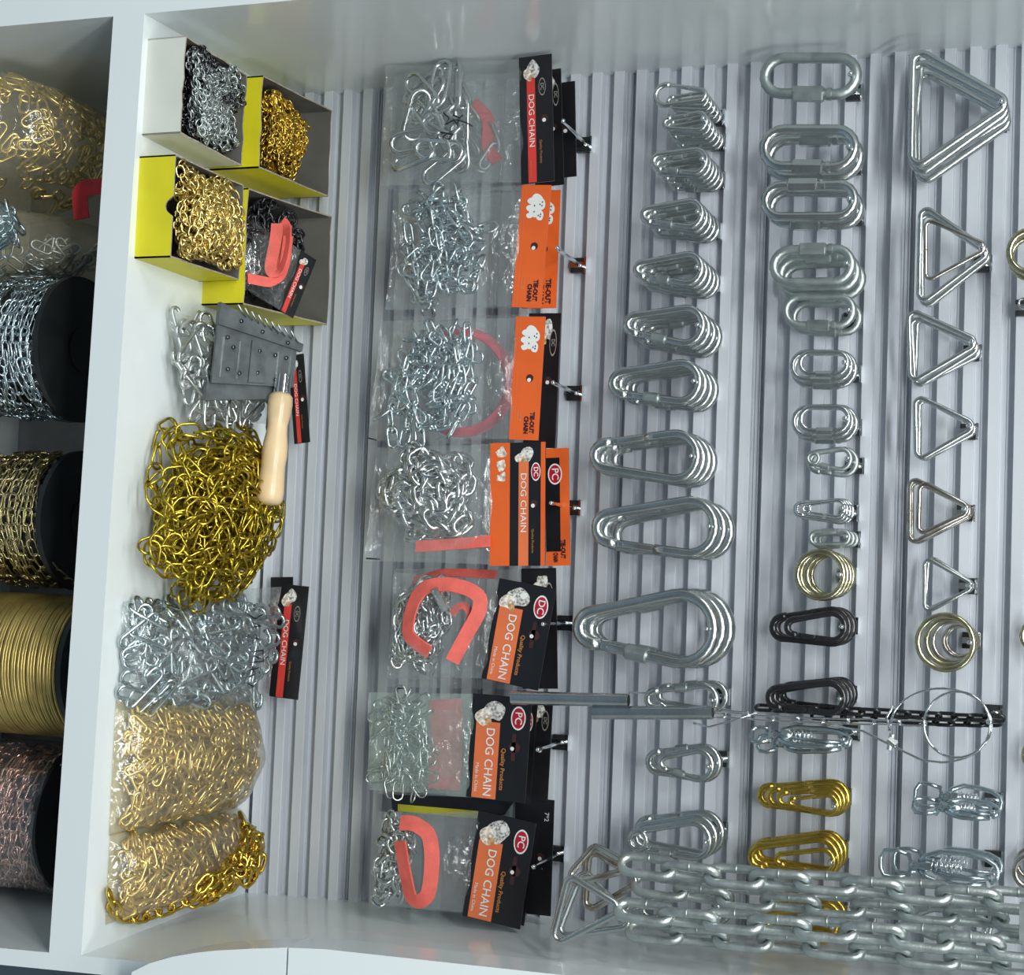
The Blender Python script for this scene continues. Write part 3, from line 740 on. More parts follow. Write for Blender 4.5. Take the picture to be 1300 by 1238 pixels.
def scatter(root, org, patch, region, V_Q, count, m, seed, depth=(-.3, .8), name='wire_hook', lean=None):
    R = random.Random(seed); me = quadmesh(name, V_Q[0], V_Q[1], m); a0, a1, b0, b1 = region
    eu = patch.c[1]-patch.c[0]; ev = patch.c[0]-patch.c[3]
    for k in range(count):
        a, b_ = R.uniform(a0, a1), R.uniform(b0, b1); q = R.uniform(0, 6.28) if lean is None else R.gauss(lean, .5)
        t = eu/np.linalg.norm(eu)*math.cos(q)+ev/np.linalg.norm(ev)*math.sin(q)+patch.n*R.uniform(-.25, .25)
        n = patch.n+np.array([R.uniform(-.6, .6) for _ in range(3)])
        obj(name, me, root, mat4(rot_axes(t, n), patch.p(a, b_, R.uniform(*depth))-org))
def px2m(px, Y=-.09): return px/1230.0
def LK(l, w_, r, **k): return link_arrays(px2m(l), px2m(w_), px2m(r)/2, **k)
def knot_link(l, w_, r):      # wire link with a coiled waist
    V1, Q1 = link_arrays(px2m(l)*.55, px2m(w_), px2m(r)/2, 6, 5)
    V2, Q2 = link_arrays(px2m(l)*.55, px2m(w_)*.9, px2m(r)/2, 6, 5)
    h = px2m(l)*.25
    b = MB(); n_ = 26; q = np.linspace(0, 3*2*math.pi, n_)
    b.tube(np.stack([px2m(r)*.85*np.cos(q), px2m(r)*.85*np.sin(q), np.linspace(-px2m(r)*1.6, px2m(r)*1.6, n_)], 1), px2m(r)*.5, 5, cap=False)
    V3 = np.concatenate(b.v); Q3 = np.array(b.f)
    V1 = V1+[0, 0, h]; V2 = V2[:, [1, 0, 2]]-[0, 0, h]
    return np.concatenate([V1, V2, V3]), np.concatenate([Q1, Q2+len(V1), Q3+len(V1)+len(V2)])
def ribbon(root, org, pts, m, width, th=.0022, tilt=.55, name='strap', closed=False, sub=4):
    P0 = np.array(pts); 
    # smooth the polyline
    t = np.arange(len(P0)); tt = np.linspace(0, len(P0)-1, (len(P0)-1)*sub+1)
    P1 = np.stack([np.interp(tt, t, P0[:, i]) for i in range(3)], 1)
    for _ in range(2): P1[1:-1] = (P1[:-2]+2*P1[1:-1]+P1[2:])/4
    Tn = np.gradient(P1, axis=0); Tn /= np.linalg.norm(Tn, axis=1)[:, None]
    perp = np.cross(Tn, np.array([0, -1.0, 0])); perp /= np.linalg.norm(perp, axis=1)[:, None]+1e-9
    nn = perp*math.cos(tilt)+np.array([0, -1.0, 0])*math.sin(tilt)
    b = MB(); b.strip(P1, nn, width, th)
    return obj(name, b.mesh(name, m, True, off=org, sharp=40), root)
def strokes(root, org, lines, Y, m='ink', r=.0009, name='handwriting', yf=None):
    b = MB()
    for ln in lines: b.tube([at(x, y, Y if yf is None else yf(x, y)) for x, y in ln], r, 5)
    return obj(name, b.mesh(name, m, True, off=org), root)
def packet(label, corners, ends, Y, style, film_m, thick, seed, group=None):
    """corners: card (left,top)(right,top)(right,bottom)(left,bottom) in px; ends: the two px corners of the pouch foot"""
    A, B, C, D = corners
    org = (at(*A, Y)+at(*D, Y))/2
    root = thing('chain_packet', label, 'packet', tuple(org), group=group or 'carded chain packets')
    header(root, org, corners, Y, style, seed)
    pc = Patch([(A[0]+4, A[1]+1), (D[0]+4, D[1]-1), ends[1], ends[0]], Y+.001, thick, seed)
    pouch(root, org, pc, film_m)
    return root, org, pc
def hook_for(base, label, L):
    P = at(*base, 0.0); hook(P[0], P[2]+.004, L, label); return P
HK = 'display hook holding the '
for bpx, lab in (((742, 185), 'black and red dog chain packets at the top'), ((735, 338), 'two orange tie-out chain packets'), ((730, 500), 'orange packet over a black one'),
                 ((728, 645), 'orange-framed dog chain packets'), ((718, 791), 'packet with the red loop strap'), ((712, 942), 'packet of thin greenish wire links'), ((707, 1083), 'packets beside the bottom side panel')):
    hook_for(bpx, HK+lab, .098)

# -- behind ones first, then the front ones
def dims(c): return c
r, o, p = packet('black dog chain packet, middle one on the top hook', [(676, 92), (712, 100), (715, 243), (680, 243)], [(500, 95), (492, 240)], -.060, 'plain_dc', 'film_cloudy', .010, 21)
fill_links(r, o, p, (.2, .8, .2, .7), LK(38, 14, 4), px2m(30), 12, 'zinc_dull', 3)
ribbon(r, o, [at(x, y, -.056) for x, y in ((600, 130), (622, 150), (618, 190), (632, 205))], 'strap_red', .014)
r, o, p = packet('plain black packet, rearmost on the top hook', [(690, 108), (730, 113), (731, 231), (692, 231)], [(520, 110), (515, 228)], -.035, 'plain', 'film_cloudy', .008, 22)
r, o, p = packet('black and red dog chain packet with big pale links and ink scribble', [(659, 74), (698, 69), (706, 232), (662, 232)], [(490, 84), (484, 236)], -.088, 'dc_red', 'film_clear', .019, 1)
scatter(r, o, p, (.16, .86, .18, .58), LK(66, 24, 6.5, sides=8, n=8), 17, 'zinc', 12, depth=(-.2, .8), name='chain_link')
strokes(r, o, [[(563, 143), (570, 150), (566, 158), (576, 152), (582, 160)], [(575, 146), (584, 150), (580, 158)], [(588, 146), (580, 152), (592, 156), (600, 160)], [(560, 168), (575, 171), (570, 177), (562, 174), (574, 166)]], -.110)

r, o, p = packet('orange tie-out chain packet peeking out behind its orange twin', [(668, 243), (711, 246), (706, 396), (662, 392)], [(505, 245), (500, 392)], -.045, 'orange', 'film_cloudy', .008, 23)
fill_links(r, o, p, (.1, .95, .2, .6), knot_link(36, 12, 3.2), px2m(30), 20, 'zinc_blue', 31)
r, o, p = packet('orange tie-out chain packet full of fine wire links, second from top', [(663, 235), (701, 236), (686, 393), (650, 389)], [(500, 240), (490, 394)], -.088, 'orange', 'film_clear', .020, 2)
scatter(r, o, p, (.12, .88, .18, .68), knot_link(50, 14, 3.8), 58, 'zinc_blue', 13, depth=(-.5, .9), name='chain_link')

r, o, p = packet('black packet curving out behind the third orange card', [(672, 398), (713, 402), (703, 574), (664, 568)], [(500, 402), (492, 560)], -.045, 'plain_dc', 'film_cloudy', .008, 24)
cx_, cy_, rr_ = 585, 485, 62
ribbon(r, o, [at(cx_+rr_*math.cos(q), cy_+rr_*1.05*math.sin(q), -.049) for q in np.linspace(-2.2, 2.2, 16)], 'strap_pink', .013, tilt=.9)
r, o, p = packet('orange tie-out chain packet with a wire-link bundle, third from top', [(655.5, 402), (694, 402), (682, 559), (646, 558)], [(484, 408), (466, 560)], -.088, 'orange', 'film_clear', .020, 3)
scatter(r, o, p, (.14, .90, .16, .66), knot_link(50, 14, 4.0), 66, 'zinc_blue', 14, depth=(-.5, .9), name='chain_link')
strokes(r, o, [[(467, 556), (478, 559)]], -.089, r=.0008, name='staple')

r, o, p = packet('orange-edged black packet behind the fourth dog chain packet', [(692, 570), (722, 570), (724, 719), (694, 719)], [(500, 575), (500, 712)], -.055, 'framed_back', 'film_cloudy', .010, 25)
r, o, p = packet('orange-framed dog chain packet with chunky welded links and red strap', [(623, 563), (693, 561), (692, 719), (622, 718)], [(478, 568), (462, 712)], -.088, 'dc_framed', 'film_cloudy', .020, 4)
fill_links(r, o, p, (.05, .80, .10, .80), LK(27, 19, 6, sides=7), px2m(18), 110, 'zinc', 15, depth=(-.2, .95))
fill_links(r, o, p, (.06, .80, .12, .78), LK(27, 19, 6, sides=7), px2m(18), 90, 'zinc', 75, depth=(-.8, .3))
ribbon(r, o, [at(x, y, -.094) for x, y in ((528, 694), (560, 692), (590, 690), (622, 687))], 'strap_coral', .012, tilt=.2)
strokes(r, o, [[(465, 709), (482, 710)]], -.090, r=.0008, name='staple')

r, o, p = packet('black dog chain packet mostly hidden behind the red loop packet', [(662, 722), (706, 726), (708, 877), (664, 877)], [(500, 722), (492, 872)], -.050, 'plain_dc', 'film_cloudy', .010, 26)
fill_links(r, o, p, (.0, .98, .15, .5), LK(17, 12, 3.5), px2m(12), 40, 'zinc', 41)
ribbon(r, o, [at(x, y, -.056) for x, y in ((525, 738), (560, 727), (600, 728), (630, 730))], 'strap_coral', .010, tilt=.6)
r, o, p = packet('dog chain packet with orange band, snap clip and red loop strap', [(634.6, 734), (704, 746), (686, 875), (611.6, 862)], [(500, 727), (492, 862)], -.090, 'dc_big', 'film_clear', .018, 5)
fill_links(r, o, p, (.05, .93, .08, .55), LK(17, 12.5, 4, sides=6), px2m(11.5), 150, 'zinc', 16, depth=(-.2, .6))
fill_links(r, o, p, (.05, .93, .06, .55), LK(17, 12.5, 4, sides=6), px2m(11.5), 130, 'zinc', 76, depth=(-.8, .1))
ribbon(r, o, [at(x, y, -.105) for x, y in ((545, 828), (530, 818), (517, 806), (520, 780), (528, 758), (541, 744), (569, 741), (596, 748), (611, 759), (608, 778), (597, 797), (586, 817), (574, 840))], 'strap_coral', .015, tilt=.35)
ribbon(r, o, [at(x, y, -.100) for x, y in ((574, 780), (580, 771), (590, 768), (598, 778), (596, 790))], 'strap_coral', .008, tilt=.3)
b = MB(); b.tube([at(552, 748, -.106), at(560, 762, -.106), at(566, 776, -.106)], .0052, 8); obj('clip_body', b.mesh('clip_body', 'zinc', off=o, sharp=40), r)
b = MB(); b.tube([at(x, y, -.106) for x, y in ((564, 774), (572, 780), (573, 792), (567, 796), (562, 790), (560, 780))], .0016, 6, closed=True); obj('clip_hook', b.mesh('clip_hook', 'zinc', off=o), r)
strokes(r, o, [[(503, 874), (513, 874)]], -.080, r=.0008, name='staple')

r, o, p = packet('black packet, rearmost behind the greenish wire link packet', [(662, 884), (705, 890), (692, 1020), (655, 1012)], [(500, 890), (495, 1005)], -.045, 'plain_dc', 'film_cloudy', .008, 27)
fill_links(r, o, p, (.6, .99, .15, .4), LK(17, 12, 3.5), px2m(12), 20, 'iron_and_gap_shade', 42)
r, o, p = packet('black packet with red oval, middle one behind the greenish packet', [(640, 884), (684, 889), (672, 1020), (630, 1015)], [(490, 886), (480, 1008)], -.065, 'plain_pc', 'film_cloudy', .010, 28)
ribbon(r, o, [at(566, 888, -.070), at(568, 930, -.070), at(566, 965, -.070), at(564, 1002, -.070)], 'strap_pink', .036, tilt=.05)
r, o, p = packet('dog chain packet of thin greenish wire links over a pink strap', [(601, 880), (677, 887), (665, 1018), (592, 1013)], [(468, 879), (468, 1003)], -.090, 'pc_big', 'film_green', .016, 6)
scatter(r, o, p, (.08, .92, .10, .56), knot_link(46, 13, 2.6), 44, 'zinc', 17, depth=(-.5, .6), name='chain_link')

r, o, p = packet('black packet marked in white at the bottom side panel', [(655, 1012), (706, 1013), (697, 1160), (650, 1158)], [(520, 1015), (515, 1155)], -.042, 'marked', 'film_dark', .010, 29)
b = MB(); A_, B_, C_, D_ = [at(x, y, -.054) for x, y in ((496, 1004), (655, 1012), (640, 1035), (498, 1030))]; b.hexa([A_, B_, C_, D_]+[q+np.array([0, .004, 0]) for q in (A_, B_, C_, D_)]); obj('inner_card', b.mesh('inner_card', 'card_black', False, off=o), r)
b = MB(); A_, B_, C_, D_ = [at(x, y, -.0555) for x, y in ((505, 1021), (610, 1030), (610, 1040), (505, 1030))]; b.hexa([A_, B_, C_, D_]+[q+np.array([0, .001, 0]) for q in (A_, B_, C_, D_)]); obj('inner_band', b.mesh('inner_band', 'yellow_band', False, off=o), r)
r, o, p = packet('black card packet, middle one beside the bottom side panel', [(622, 1034), (688, 1042), (664, 1168), (602, 1160)], [(480, 1030), (480, 1150)], -.060, 'plain', 'film_cloudy', .008, 30)
r, o, p = packet('dog chain packet with a coral loop strap, lowest in the photo', [(608, 1029), (683, 1039), (659.5, 1174.6), (587.5, 1161)], [(487, 1034), (470, 1148)], -.090, 'pc_big', 'film_clear', .018, 7)
fill_links(r, o, p, (.04, .95, .04, .34), LK(20, 14, 4.5), px2m(14), 100, 'zinc', 18, depth=(-.6, .7))
ribbon(r, o, [at(x, y, -.108) for x, y in ((508, 1045), (526, 1045), (545, 1058), (549, 1085), (547, 1118), (543, 1138), (531, 1146), (521, 1140), (516, 1115), (511, 1090), (508, 1068))], 'strap_coral', .0155, tilt=.35)

# ================================================================== chains hanging from above
def hang_chain(label, pxs, Y0, Y1, l, w_, rod, m, tri, seed, tri_m='zinc', phase=0):
    """pxs: px polyline from the triangle end upwards; links alternate face-on and edge-on"""
    n = len(pxs); P = np.array([at(x, y, Y0+(Y1-Y0)*i/(n-1)) for i, (x, y) in enumerate(pxs)])
    s = ppm(P[0]); Lk, Wk, rk = l/s, w_/s, rod/2/s; pitch = Lk-4*rk*1.03
    root = thing('hanging_chain', label, 'chain', tuple(P[0]), group='heavy galvanised chains')
    V, Q = link_arrays(Lk-2*rk, Wk-2*rk, rk, 9, 8)
    me = quadmesh('chain_link', V, Q, m); wl = MB(); wl.tube([(Wk/2-rk, 0, -.0009), (Wk/2-rk, 0, .0009)], rk*1.08, 9); wm = wl.mesh('weld', m)
    for i, (R3, p) in enumerate(chain_mats(P, pitch, normal=(0, -1, 0), base=.80, jitter=.10, seed=seed)):
        o = obj('chain_link', me, root, mat4(R3, p-P[0])); obj('weld', wm, o)
    if tri:
        pts = [at(x, y, Y0+dy) for x, y, dy in tri]
        v0, v1, v2 = [np.array(q) for q in pts]
        ex = v1-v0; ex /= np.linalg.norm(ex); nn = np.cross(ex, v2-v0); nn /= np.linalg.norm(nn); ey = np.cross(nn, ex)
        loc = [((q-v0)@ex, (q-v0)@ey) for q in (v0, v1, v2)]
        rp = round_poly(loc, .007)
        b = MB(); b.tube([v0+ex*a+ey*c for a, c in rp], 4.6/s, 10, closed=True)
        obj('triangle_handle', b.mesh('triangle_handle', tri_m, off=P[0]), root)
    return root
hang_chain('rear strand of the upper heavy galvanised chain', [(838, 1126), (900, 1136), (976, 1144), (1064, 1150), (1186, 1159), (1340, 1172)], -.150, -.150, 78, 36, 11, 'galvanised', [(742, 1160, 0), (748, 1078, 0), (816, 1118, 0)], 5, 'nickel')
hang_chain('front strand of the upper heavy galvanised chain', [(822, 1100), (850, 1104), (930, 1113), (1058, 1122), (1160, 1131), (1340, 1148)], -.178, -.178, 80, 36, 11.5, 'galvanised', [(708, 1128, 0), (755, 1073, .01), (806, 1102, 0)], 6, 'nickel')
hang_chain('rear strand of the lower heavy galvanised chain', [(832, 1183), (860, 1186), (932, 1191), (1015, 1198), (1100, 1207), (1192, 1216), (1340, 1230)], -.170, -.170, 80, 36, 11.5, 'galvanised', [(706, 1190, 0), (740, 1103, .01), (808, 1176, 0)], 7, 'zinc')
hang_chain('front strand of the lower heavy galvanised chain', [(818, 1158), (866, 1165), (958, 1172), (1048, 1180), (1135, 1187), (1286, 1203), (1340, 1209)], -.200, -.200, 82, 37, 12, 'galvanised', [(698, 1204, 0), (722, 1110, 0), (794, 1154, 0)], 8, 'zinc')
# flat steel hanger that the strands run up behind, cut by the picture's edge
b = MB(); A_, B_, C_, D_ = [at(x, y, -.215) for x, y in ((1294, 1146), (1400, 1152), (1400, 1214), (1294, 1198))]
b.hexa([A_, B_, C_, D_]+[q+np.array([0, .003, 0]) for q in (A_, B_, C_, D_)])
t = thing('chain_hanger', 'flat steel hanger plate at the right edge over the heavy chains', 'bracket', tuple(B_))
obj('plate', b.mesh('plate', 'zinc_dull', False, off=B_), t)
b = MB(); b.tube([(at(1385, 1180, 0))+np.array([0, -.001, 0]), at(1385, 1180, 0)+np.array([0, -.215, 0])], .008, 10); obj('arm', b.mesh('arm', 'zinc_dull', off=B_, sharp=40), t)

# ---- dark chain with steel tubes, wire loops
def multi_links(root, org, pxs, Y, l, w_, rod, m, seed, name='chain_link'):
    P = np.array([at(x, y, Y) for x, y in pxs]); s = ppm(P[0])
    V, Q = link_arrays(l/s-rod/s, w_/s-rod/s, rod/2/s, 7, 6); me = quadmesh(name, V, Q, m)
    for R3, p in chain_mats(P, (l-2.1*rod)/s, base=.75, jitter=.15, seed=seed): obj(name, me, root, mat4(R3, p-org))
hp = at(1262, 905, 0); hook(hp[0], hp[2]+.002, .14, 'display hook holding the black chain and wire loops')
top = np.array([hp[0], -.075, hp[2]])
rt = thing('black_chain', 'black link chain running beside the steel tubes', 'chain', tuple(top), group=None)
multi_links(rt, top, [(1262, 912), (1200, 910), (1100, 904), (1000, 900), (955, 898)], -.075, 30, 15, 5, 'black_metal', 2)
multi_links(rt, top, [(1258, 918), (1200, 917), (1120, 912), (1040, 909)], -.068, 30, 15, 5, 'black_metal', 3)
org = at(905, 905, -.11)
rt = thing('tube_tether', 'pair of steel tubes on a fine wire chain with wire loops', 'tether', tuple(org))
for (p0, p1) in (((650, 886), (798, 889.5)), ((753, 905), (905, 905))):
    A_, B_ = at(*p0, -.118), at(*p1, -.118); ax = B_-A_; Ln = np.linalg.norm(ax); R_ = 8.6/ppm(A_)
    b = MB(); b.lathe([(0.001, R_*.80), (0, R_*.86), (0, R_), (Ln, R_), (Ln, R_*.84), (Ln-.012, R_*.82)], A_, ax, 18); obj('steel_tube', b.mesh('steel_tube', 'zinc', off=org, sharp=40), rt)
multi_links(rt, org, [(905, 908), (930, 908), (960, 911), (1040, 915), (1120, 917), (1180, 919)], -.105, 36, 10, 2.4, 'chrome', 4)
def wire(pxs, Y, r=.0011, closed=False):
    b = MB(); b.tube([at(x, y, Y) for x, y in pxs], r, 6, closed=closed); obj('wire_loop', b.mesh('wire_loop', 'chrome', off=org), rt)
def arc(cx, cy, rx, ry, a0, a1, n=28): return [(cx+rx*math.cos(q), cy+ry*math.sin(q)) for q in np.linspace(a0, a1, n)]
wire(arc(1215, 920, 42, 42, 0, 2*math.pi, 36)[:-1], -.125, .0013, True)
wire([(1128, 928)]+arc(1195, 921, 64, 47, math.pi*1.02, math.pi*2.5, 34)+[(1170, 965), (1135, 948), (1095, 928), (1050, 920)], -.120, .0012)
wire([(1130, 928), (1126, 910), (1135, 895)], -.121, .0012)
wire([(790, 890), (800, 879), (820, 880), (838, 892), (856, 905)], -.119, .0010)
wire([(868, 908), (875, 899), (900, 897), (930, 903), (960, 905), (930, 915), (900, 923), (880, 918)], -.122, .0011)
b = MB(); b.tube([at(1128, 938, -.121), at(1137, 946, -.121)], .0042, 8); obj('ferrule', b.mesh('ferrule', 'zinc', off=org, sharp=40), rt)
b = MB(); b.tube([at(1133, 932, -.121), at(1129, 952, -.121)], .0028, 8); obj('ferrule', b.mesh('ferrule', 'zinc', off=org, sharp=40), rt)

# ---- swivel snaps
def swivel_snap(label, x0, x1, y0, y1, hgt, Y, m='zinc_blue', roll=0.0, loop=.30, open_eye=True, group='swivel snaps'):
    """long snap whose nose hangs on the hook at the right px end"""
    P0, P1 = at(x0, y0, Y), at(x1, y1, Y); s = ppm(P1); L = float(np.linalg.norm(P1-P0)); h = hgt/s
    ax = (P1-P0)/L; side = np.array([ax[2], 0, -ax[0]]); nrm = np.array([0, -1.0, 0])
    c, s_ = math.cos(roll), math.sin(roll); sd = side*c+nrm*s_; nm = -side*s_+nrm*c
    q = lambda t, a, d=0.0: P0+ax*(t*L)+sd*(a*h)+nm*(d*h)
    root = thing('swivel_snap', label, 'snap', tuple(P1), group=group)
    r = .0021
    b = MB(); lp = loop
    b.tube([q(lp, -.28), q(lp*.5, -.40), q(lp*.12, -.36), q(0, -.15), q(0, .15), q(lp*.12, .36), q(lp*.5, .40), q(lp, .28)], r, 8); obj('eye_loop', b.mesh('eye_loop', m, off=P1), root)
    b = MB(); b.strip([q(lp*.90, -.34), q(lp*1.0, -.1), q(lp*1.0, .1), q(lp*.90, .34)], nm, .007, .003); obj('eye_bridge', b.mesh('eye_bridge', m, False, off=P1), root)
    b = MB(); b.lathe([(0, .0022), (.003, .0045), (.006, .0052), (.010, .0036), (.014, .0050), (.019, .0050), (.022, .003)], q(lp*.92, 0), ax, 12); obj('swivel', b.mesh('swivel', m, off=P1, sharp=50), root)
    t0 = lp+.13
    b = MB(); up = [q(t0-.06, -.10), q(t0, -.30), q(t0+.12, -.46), q(.72, -.44), q(.88, -.36), q(.97, -.20), q(1.0, 0.0), q(.985, .2), q(.93, .33)]
    b.tube(up, [r*1.2]*4+[r*1.1]*5, 9); obj('frame', b.mesh('frame', m, off=P1), root)
    b = MB(); b.tube([q(t0-.06, .10), q(t0, .30), q(t0+.12, .44), q(.74, .46), q(.90, .36)], r*1.25, 9); obj('frame', b.mesh('frame', m, off=P1), root)
    b = MB(); b.tube([q(t0+.06, .05), q(t0+.25, .16), q(.74, .22), q(.93, .20)], r*.9, 8); obj('gate', b.mesh('gate', m, off=P1), root)
    b = MB(); th = np.linspace(0, 6*2*math.pi, 60); tt = np.linspace(t0+.04, t0+.30, 60)
    b.tube([q(t, .16*math.cos(a)-.05, .16*math.sin(a)) for t, a in zip(tt, th)], .0010, 5); obj('spring', b.mesh('spring', 'chrome', off=P1), root)
    b = MB(); c0 = q(t0+.02, 0); b.lathe([(-.0055, .0036), (.0055, .0036)], c0, nm, 10); obj('rivet', b.mesh('rivet', m, off=P1, sharp=40), root)
    return root, P1
def snap_hook_for(P, lab, L=.10): hook(P[0], P[2]-.006, L, lab)
_, P = swivel_snap('zinc swivel snap seen edge-on in front, upper pair', 1160, 1268, 1022, 1030, 34, -.085, roll=.9); snap_hook_for(P, 'display hook holding the upper pair of swivel snaps')
swivel_snap('zinc swivel snap behind the edge-on one, upper pair', 1162, 1272, 1008, 1020, 40, -.055, roll=.5)
_, P = swivel_snap('long zinc swivel snap showing its springs, above the heavy chain', 1118, 1268, 1095, 1108, 44, -.085, roll=.15, loop=.26); snap_hook_for(P, 'display hook holding the long swivel snaps')
swivel_snap('long zinc swivel snap behind the one showing its springs', 1135, 1272, 1092, 1100, 42, -.055, roll=.5, loop=.26)
_, P = swivel_snap('dark swivel snap glimpsed between the heavy chain strands', 1110, 1258, 1168, 1178, 40, -.07, m='zinc_dull', roll=.4, loop=.26); snap_hook_for(P, 'display hook hidden behind the heavy chain strands')
_, P = swivel_snap('slim zinc swivel snap lying sideways below the black chain', 954, 1078, 932, 938, 30, -.085, roll=.7, loop=.2); snap_hook_for(P, 'display hook holding the slim swivel snaps')
swivel_snap('slim zinc swivel snap behind its twin below the black chain', 962, 1080, 944, 940, 28, -.055, roll=.3, loop=.2)

# ================================================================== on the shelf: boxes of chain
def carton(label, x0, x1, y0, y1, hf, hb, m, rot=0.0, notch=False):
    t = thing('carton', label, 'box', (x0, y0, SH), (0, 0, rot), 'open cartons of chain')
    w_, d_ = x1-x0, y1-y0; th = .0016
    def wall(name, P, outer_first):
        # P: four inner-bottom..; P given as outer quad bottom a,b / top a,b plus inward normal
        a, b_, ha, hb_, n = P; a = np.array(a); b_ = np.array(b_); n = np.array(n)*th
        V = [a, b_, b_+(0, 0, hb_), a+(0, 0, ha)]; V += [v+n for v in V]
        segs = 40 if notch and name == 'front_panel' else 7
        b = MB(); top = [a+(b_-a)*k/segs+np.array((0, 0, ha+(hb_-ha)*k/segs+(rnd.uniform(-.0016, .0012) if 0 < k < segs else 0))) for k in range(segs+1)]
        if notch and name == 'front_panel':
            for k in range(segs+1):
                top[k] = a+(b_-a)*k/segs+np.array((0, 0, ha-math.sqrt(max(0, .0085**2-((k/segs-.5)*np.linalg.norm(b_-a))**2))))
        out = [a, b_]+top[::-1]; inn = [v+n for v in out]; N = len(out)
        b.add(out+inn, [tuple(range(N)), tuple(range(2*N-1, N-1, -1))]+[(i, i+N, (i+1) % N+N, (i+1) % N) for i in range(N)])
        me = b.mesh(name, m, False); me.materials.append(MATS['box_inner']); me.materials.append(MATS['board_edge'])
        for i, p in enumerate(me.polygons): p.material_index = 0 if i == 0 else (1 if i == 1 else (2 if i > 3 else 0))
        obj(name, me, t)
    wall('front_panel', ((0, 0, 0), (w_, 0, 0), hf, hf, (0, 1, 0)), True)
    wall('side_panel', ((w_, 0, 0), (w_, d_, 0), hf, hb, (-1, 0, 0)), True)
    wall('back_panel', ((w_, d_, 0), (0, d_, 0), hb, hb, (0, -1, 0)), True)
    wall('side_panel', ((0, d_, 0), (0, 0, 0), hb, hf, (1, 0, 0)), True)
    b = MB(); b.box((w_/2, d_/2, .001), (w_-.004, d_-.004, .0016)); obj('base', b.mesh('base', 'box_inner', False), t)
    return t
def heap(label, x0, x1, y0, y1, z0, height, l, w_, rod, m, layers, n, seed, name='chain_heap'):
    V, Q = link_arrays(l, w_, rod/2, 5, 4); mats = []
    for k in range(layers):
        f = 1-k*.16
        def inside(x, y): return x0 < x < x1 and y0 < y < y1
        wk = wander(n, l*.72, inside, ((x0+x1)/2, (y0+y1)/2), seed+k, .9, (x0, x1, y0, y1))
        R = random.Random(seed+k); P = []
        for i, (x, y) in enumerate(wk):
            x = min(max(x, x0), x1); y = min(max(y, y0), y1)
            P.append((x, y, z0+max(.004, height(x, y)*f-l*.3+.0016*math.sin(i*.8)+R.uniform(-.001, .001))))
        mats += chain_mats(np.array(P), l*.70, normal=(0, -.4, 1), base=.7, jitter=.5, seed=seed+k)
    c = np.array([(x0+x1)/2, (y0+y1)/2, z0])
    o = obj(name, joined(name, V, Q, mats, m, off=c)); o.location = c; o['kind'] = 'stuff'
    return tag(o, label, 'chain')
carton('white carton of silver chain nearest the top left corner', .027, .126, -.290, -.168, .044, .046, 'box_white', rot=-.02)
hp1 = heap('small silver chain heaped in the white carton', .030, .122, -.282, -.176, SH+.002, lambda x, y: .044+.004*math.sin(30*x), .0085, .0060, .0019, 'iron_and_gap_shade', 3, 330, 51)  # lower silver layers coloured dark, painting in the shade of gaps between links
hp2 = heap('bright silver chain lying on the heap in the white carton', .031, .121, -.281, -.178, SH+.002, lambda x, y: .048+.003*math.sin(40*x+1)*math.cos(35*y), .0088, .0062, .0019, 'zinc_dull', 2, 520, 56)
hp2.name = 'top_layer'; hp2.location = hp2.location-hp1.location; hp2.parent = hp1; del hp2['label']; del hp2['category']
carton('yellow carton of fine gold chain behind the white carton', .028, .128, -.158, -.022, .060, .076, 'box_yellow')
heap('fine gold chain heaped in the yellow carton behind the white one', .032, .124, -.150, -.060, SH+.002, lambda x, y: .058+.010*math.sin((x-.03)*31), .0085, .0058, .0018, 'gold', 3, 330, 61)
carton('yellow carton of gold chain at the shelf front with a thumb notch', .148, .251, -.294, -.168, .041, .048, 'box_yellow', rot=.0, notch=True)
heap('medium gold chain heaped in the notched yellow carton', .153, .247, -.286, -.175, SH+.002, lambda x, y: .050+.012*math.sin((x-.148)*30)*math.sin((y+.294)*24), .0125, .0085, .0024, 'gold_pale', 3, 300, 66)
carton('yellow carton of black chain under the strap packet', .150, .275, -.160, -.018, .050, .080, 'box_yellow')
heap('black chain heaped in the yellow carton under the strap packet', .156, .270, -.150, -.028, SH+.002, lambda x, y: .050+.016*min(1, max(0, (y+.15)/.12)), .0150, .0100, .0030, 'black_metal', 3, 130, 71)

# packet lying across the black chain
yf = lambda x, y: -.075-(385-x)*.00085
org = at(366, 360, yf(366, 360))
root = thing('chain_packet', 'dog chain packet with a coral strap lying on the black chain carton', 'packet', tuple(org))
def lean_header(root, org, corners, yfun, style, seed):
    A, B, C, D = [at(x, y, yfun(x, y)) for x, y in corners]
    w_ = float(np.linalg.norm(D-A)); h_ = float(np.linalg.norm(B-A)); Mx = frame(A, D-A, B-A)
    # build flat, then lay it into the leaning frame
    card, _, _ = header(root, org, corners, yfun(*corners[0]), style, seed)
    Mx.translation = Vector(A)-Vector(org); 
    A0, B0, C0, D0 = [at(x, y, yfun(*corners[0])) for x, y in corners]
    w0 = float(np.linalg.norm((C0+D0-A0-B0)/2)); h0 = float(np.linalg.norm((B0+C0-A0-D0)/2))
    card.matrix_local = Mx @ Matrix.Diagonal((w_/w0, 1, h_/h0, 1))
    return card
lean_header(root, org, [(382, 318), (403, 322), (373, 412), (352, 392)], yf, 'dc_red', 9)
pc = Patch([(384, 320), (354, 394), (272, 340), (300, 262)], 0, .016, 91, yf)
pouch(root, org, pc, 'film_clear')
fill_links(root, org, pc, (.1, .95, .08, .5), LK(17, 9, 2.6), px2m(13), 55, 'chrome', 92, depth=(-.3, .9))
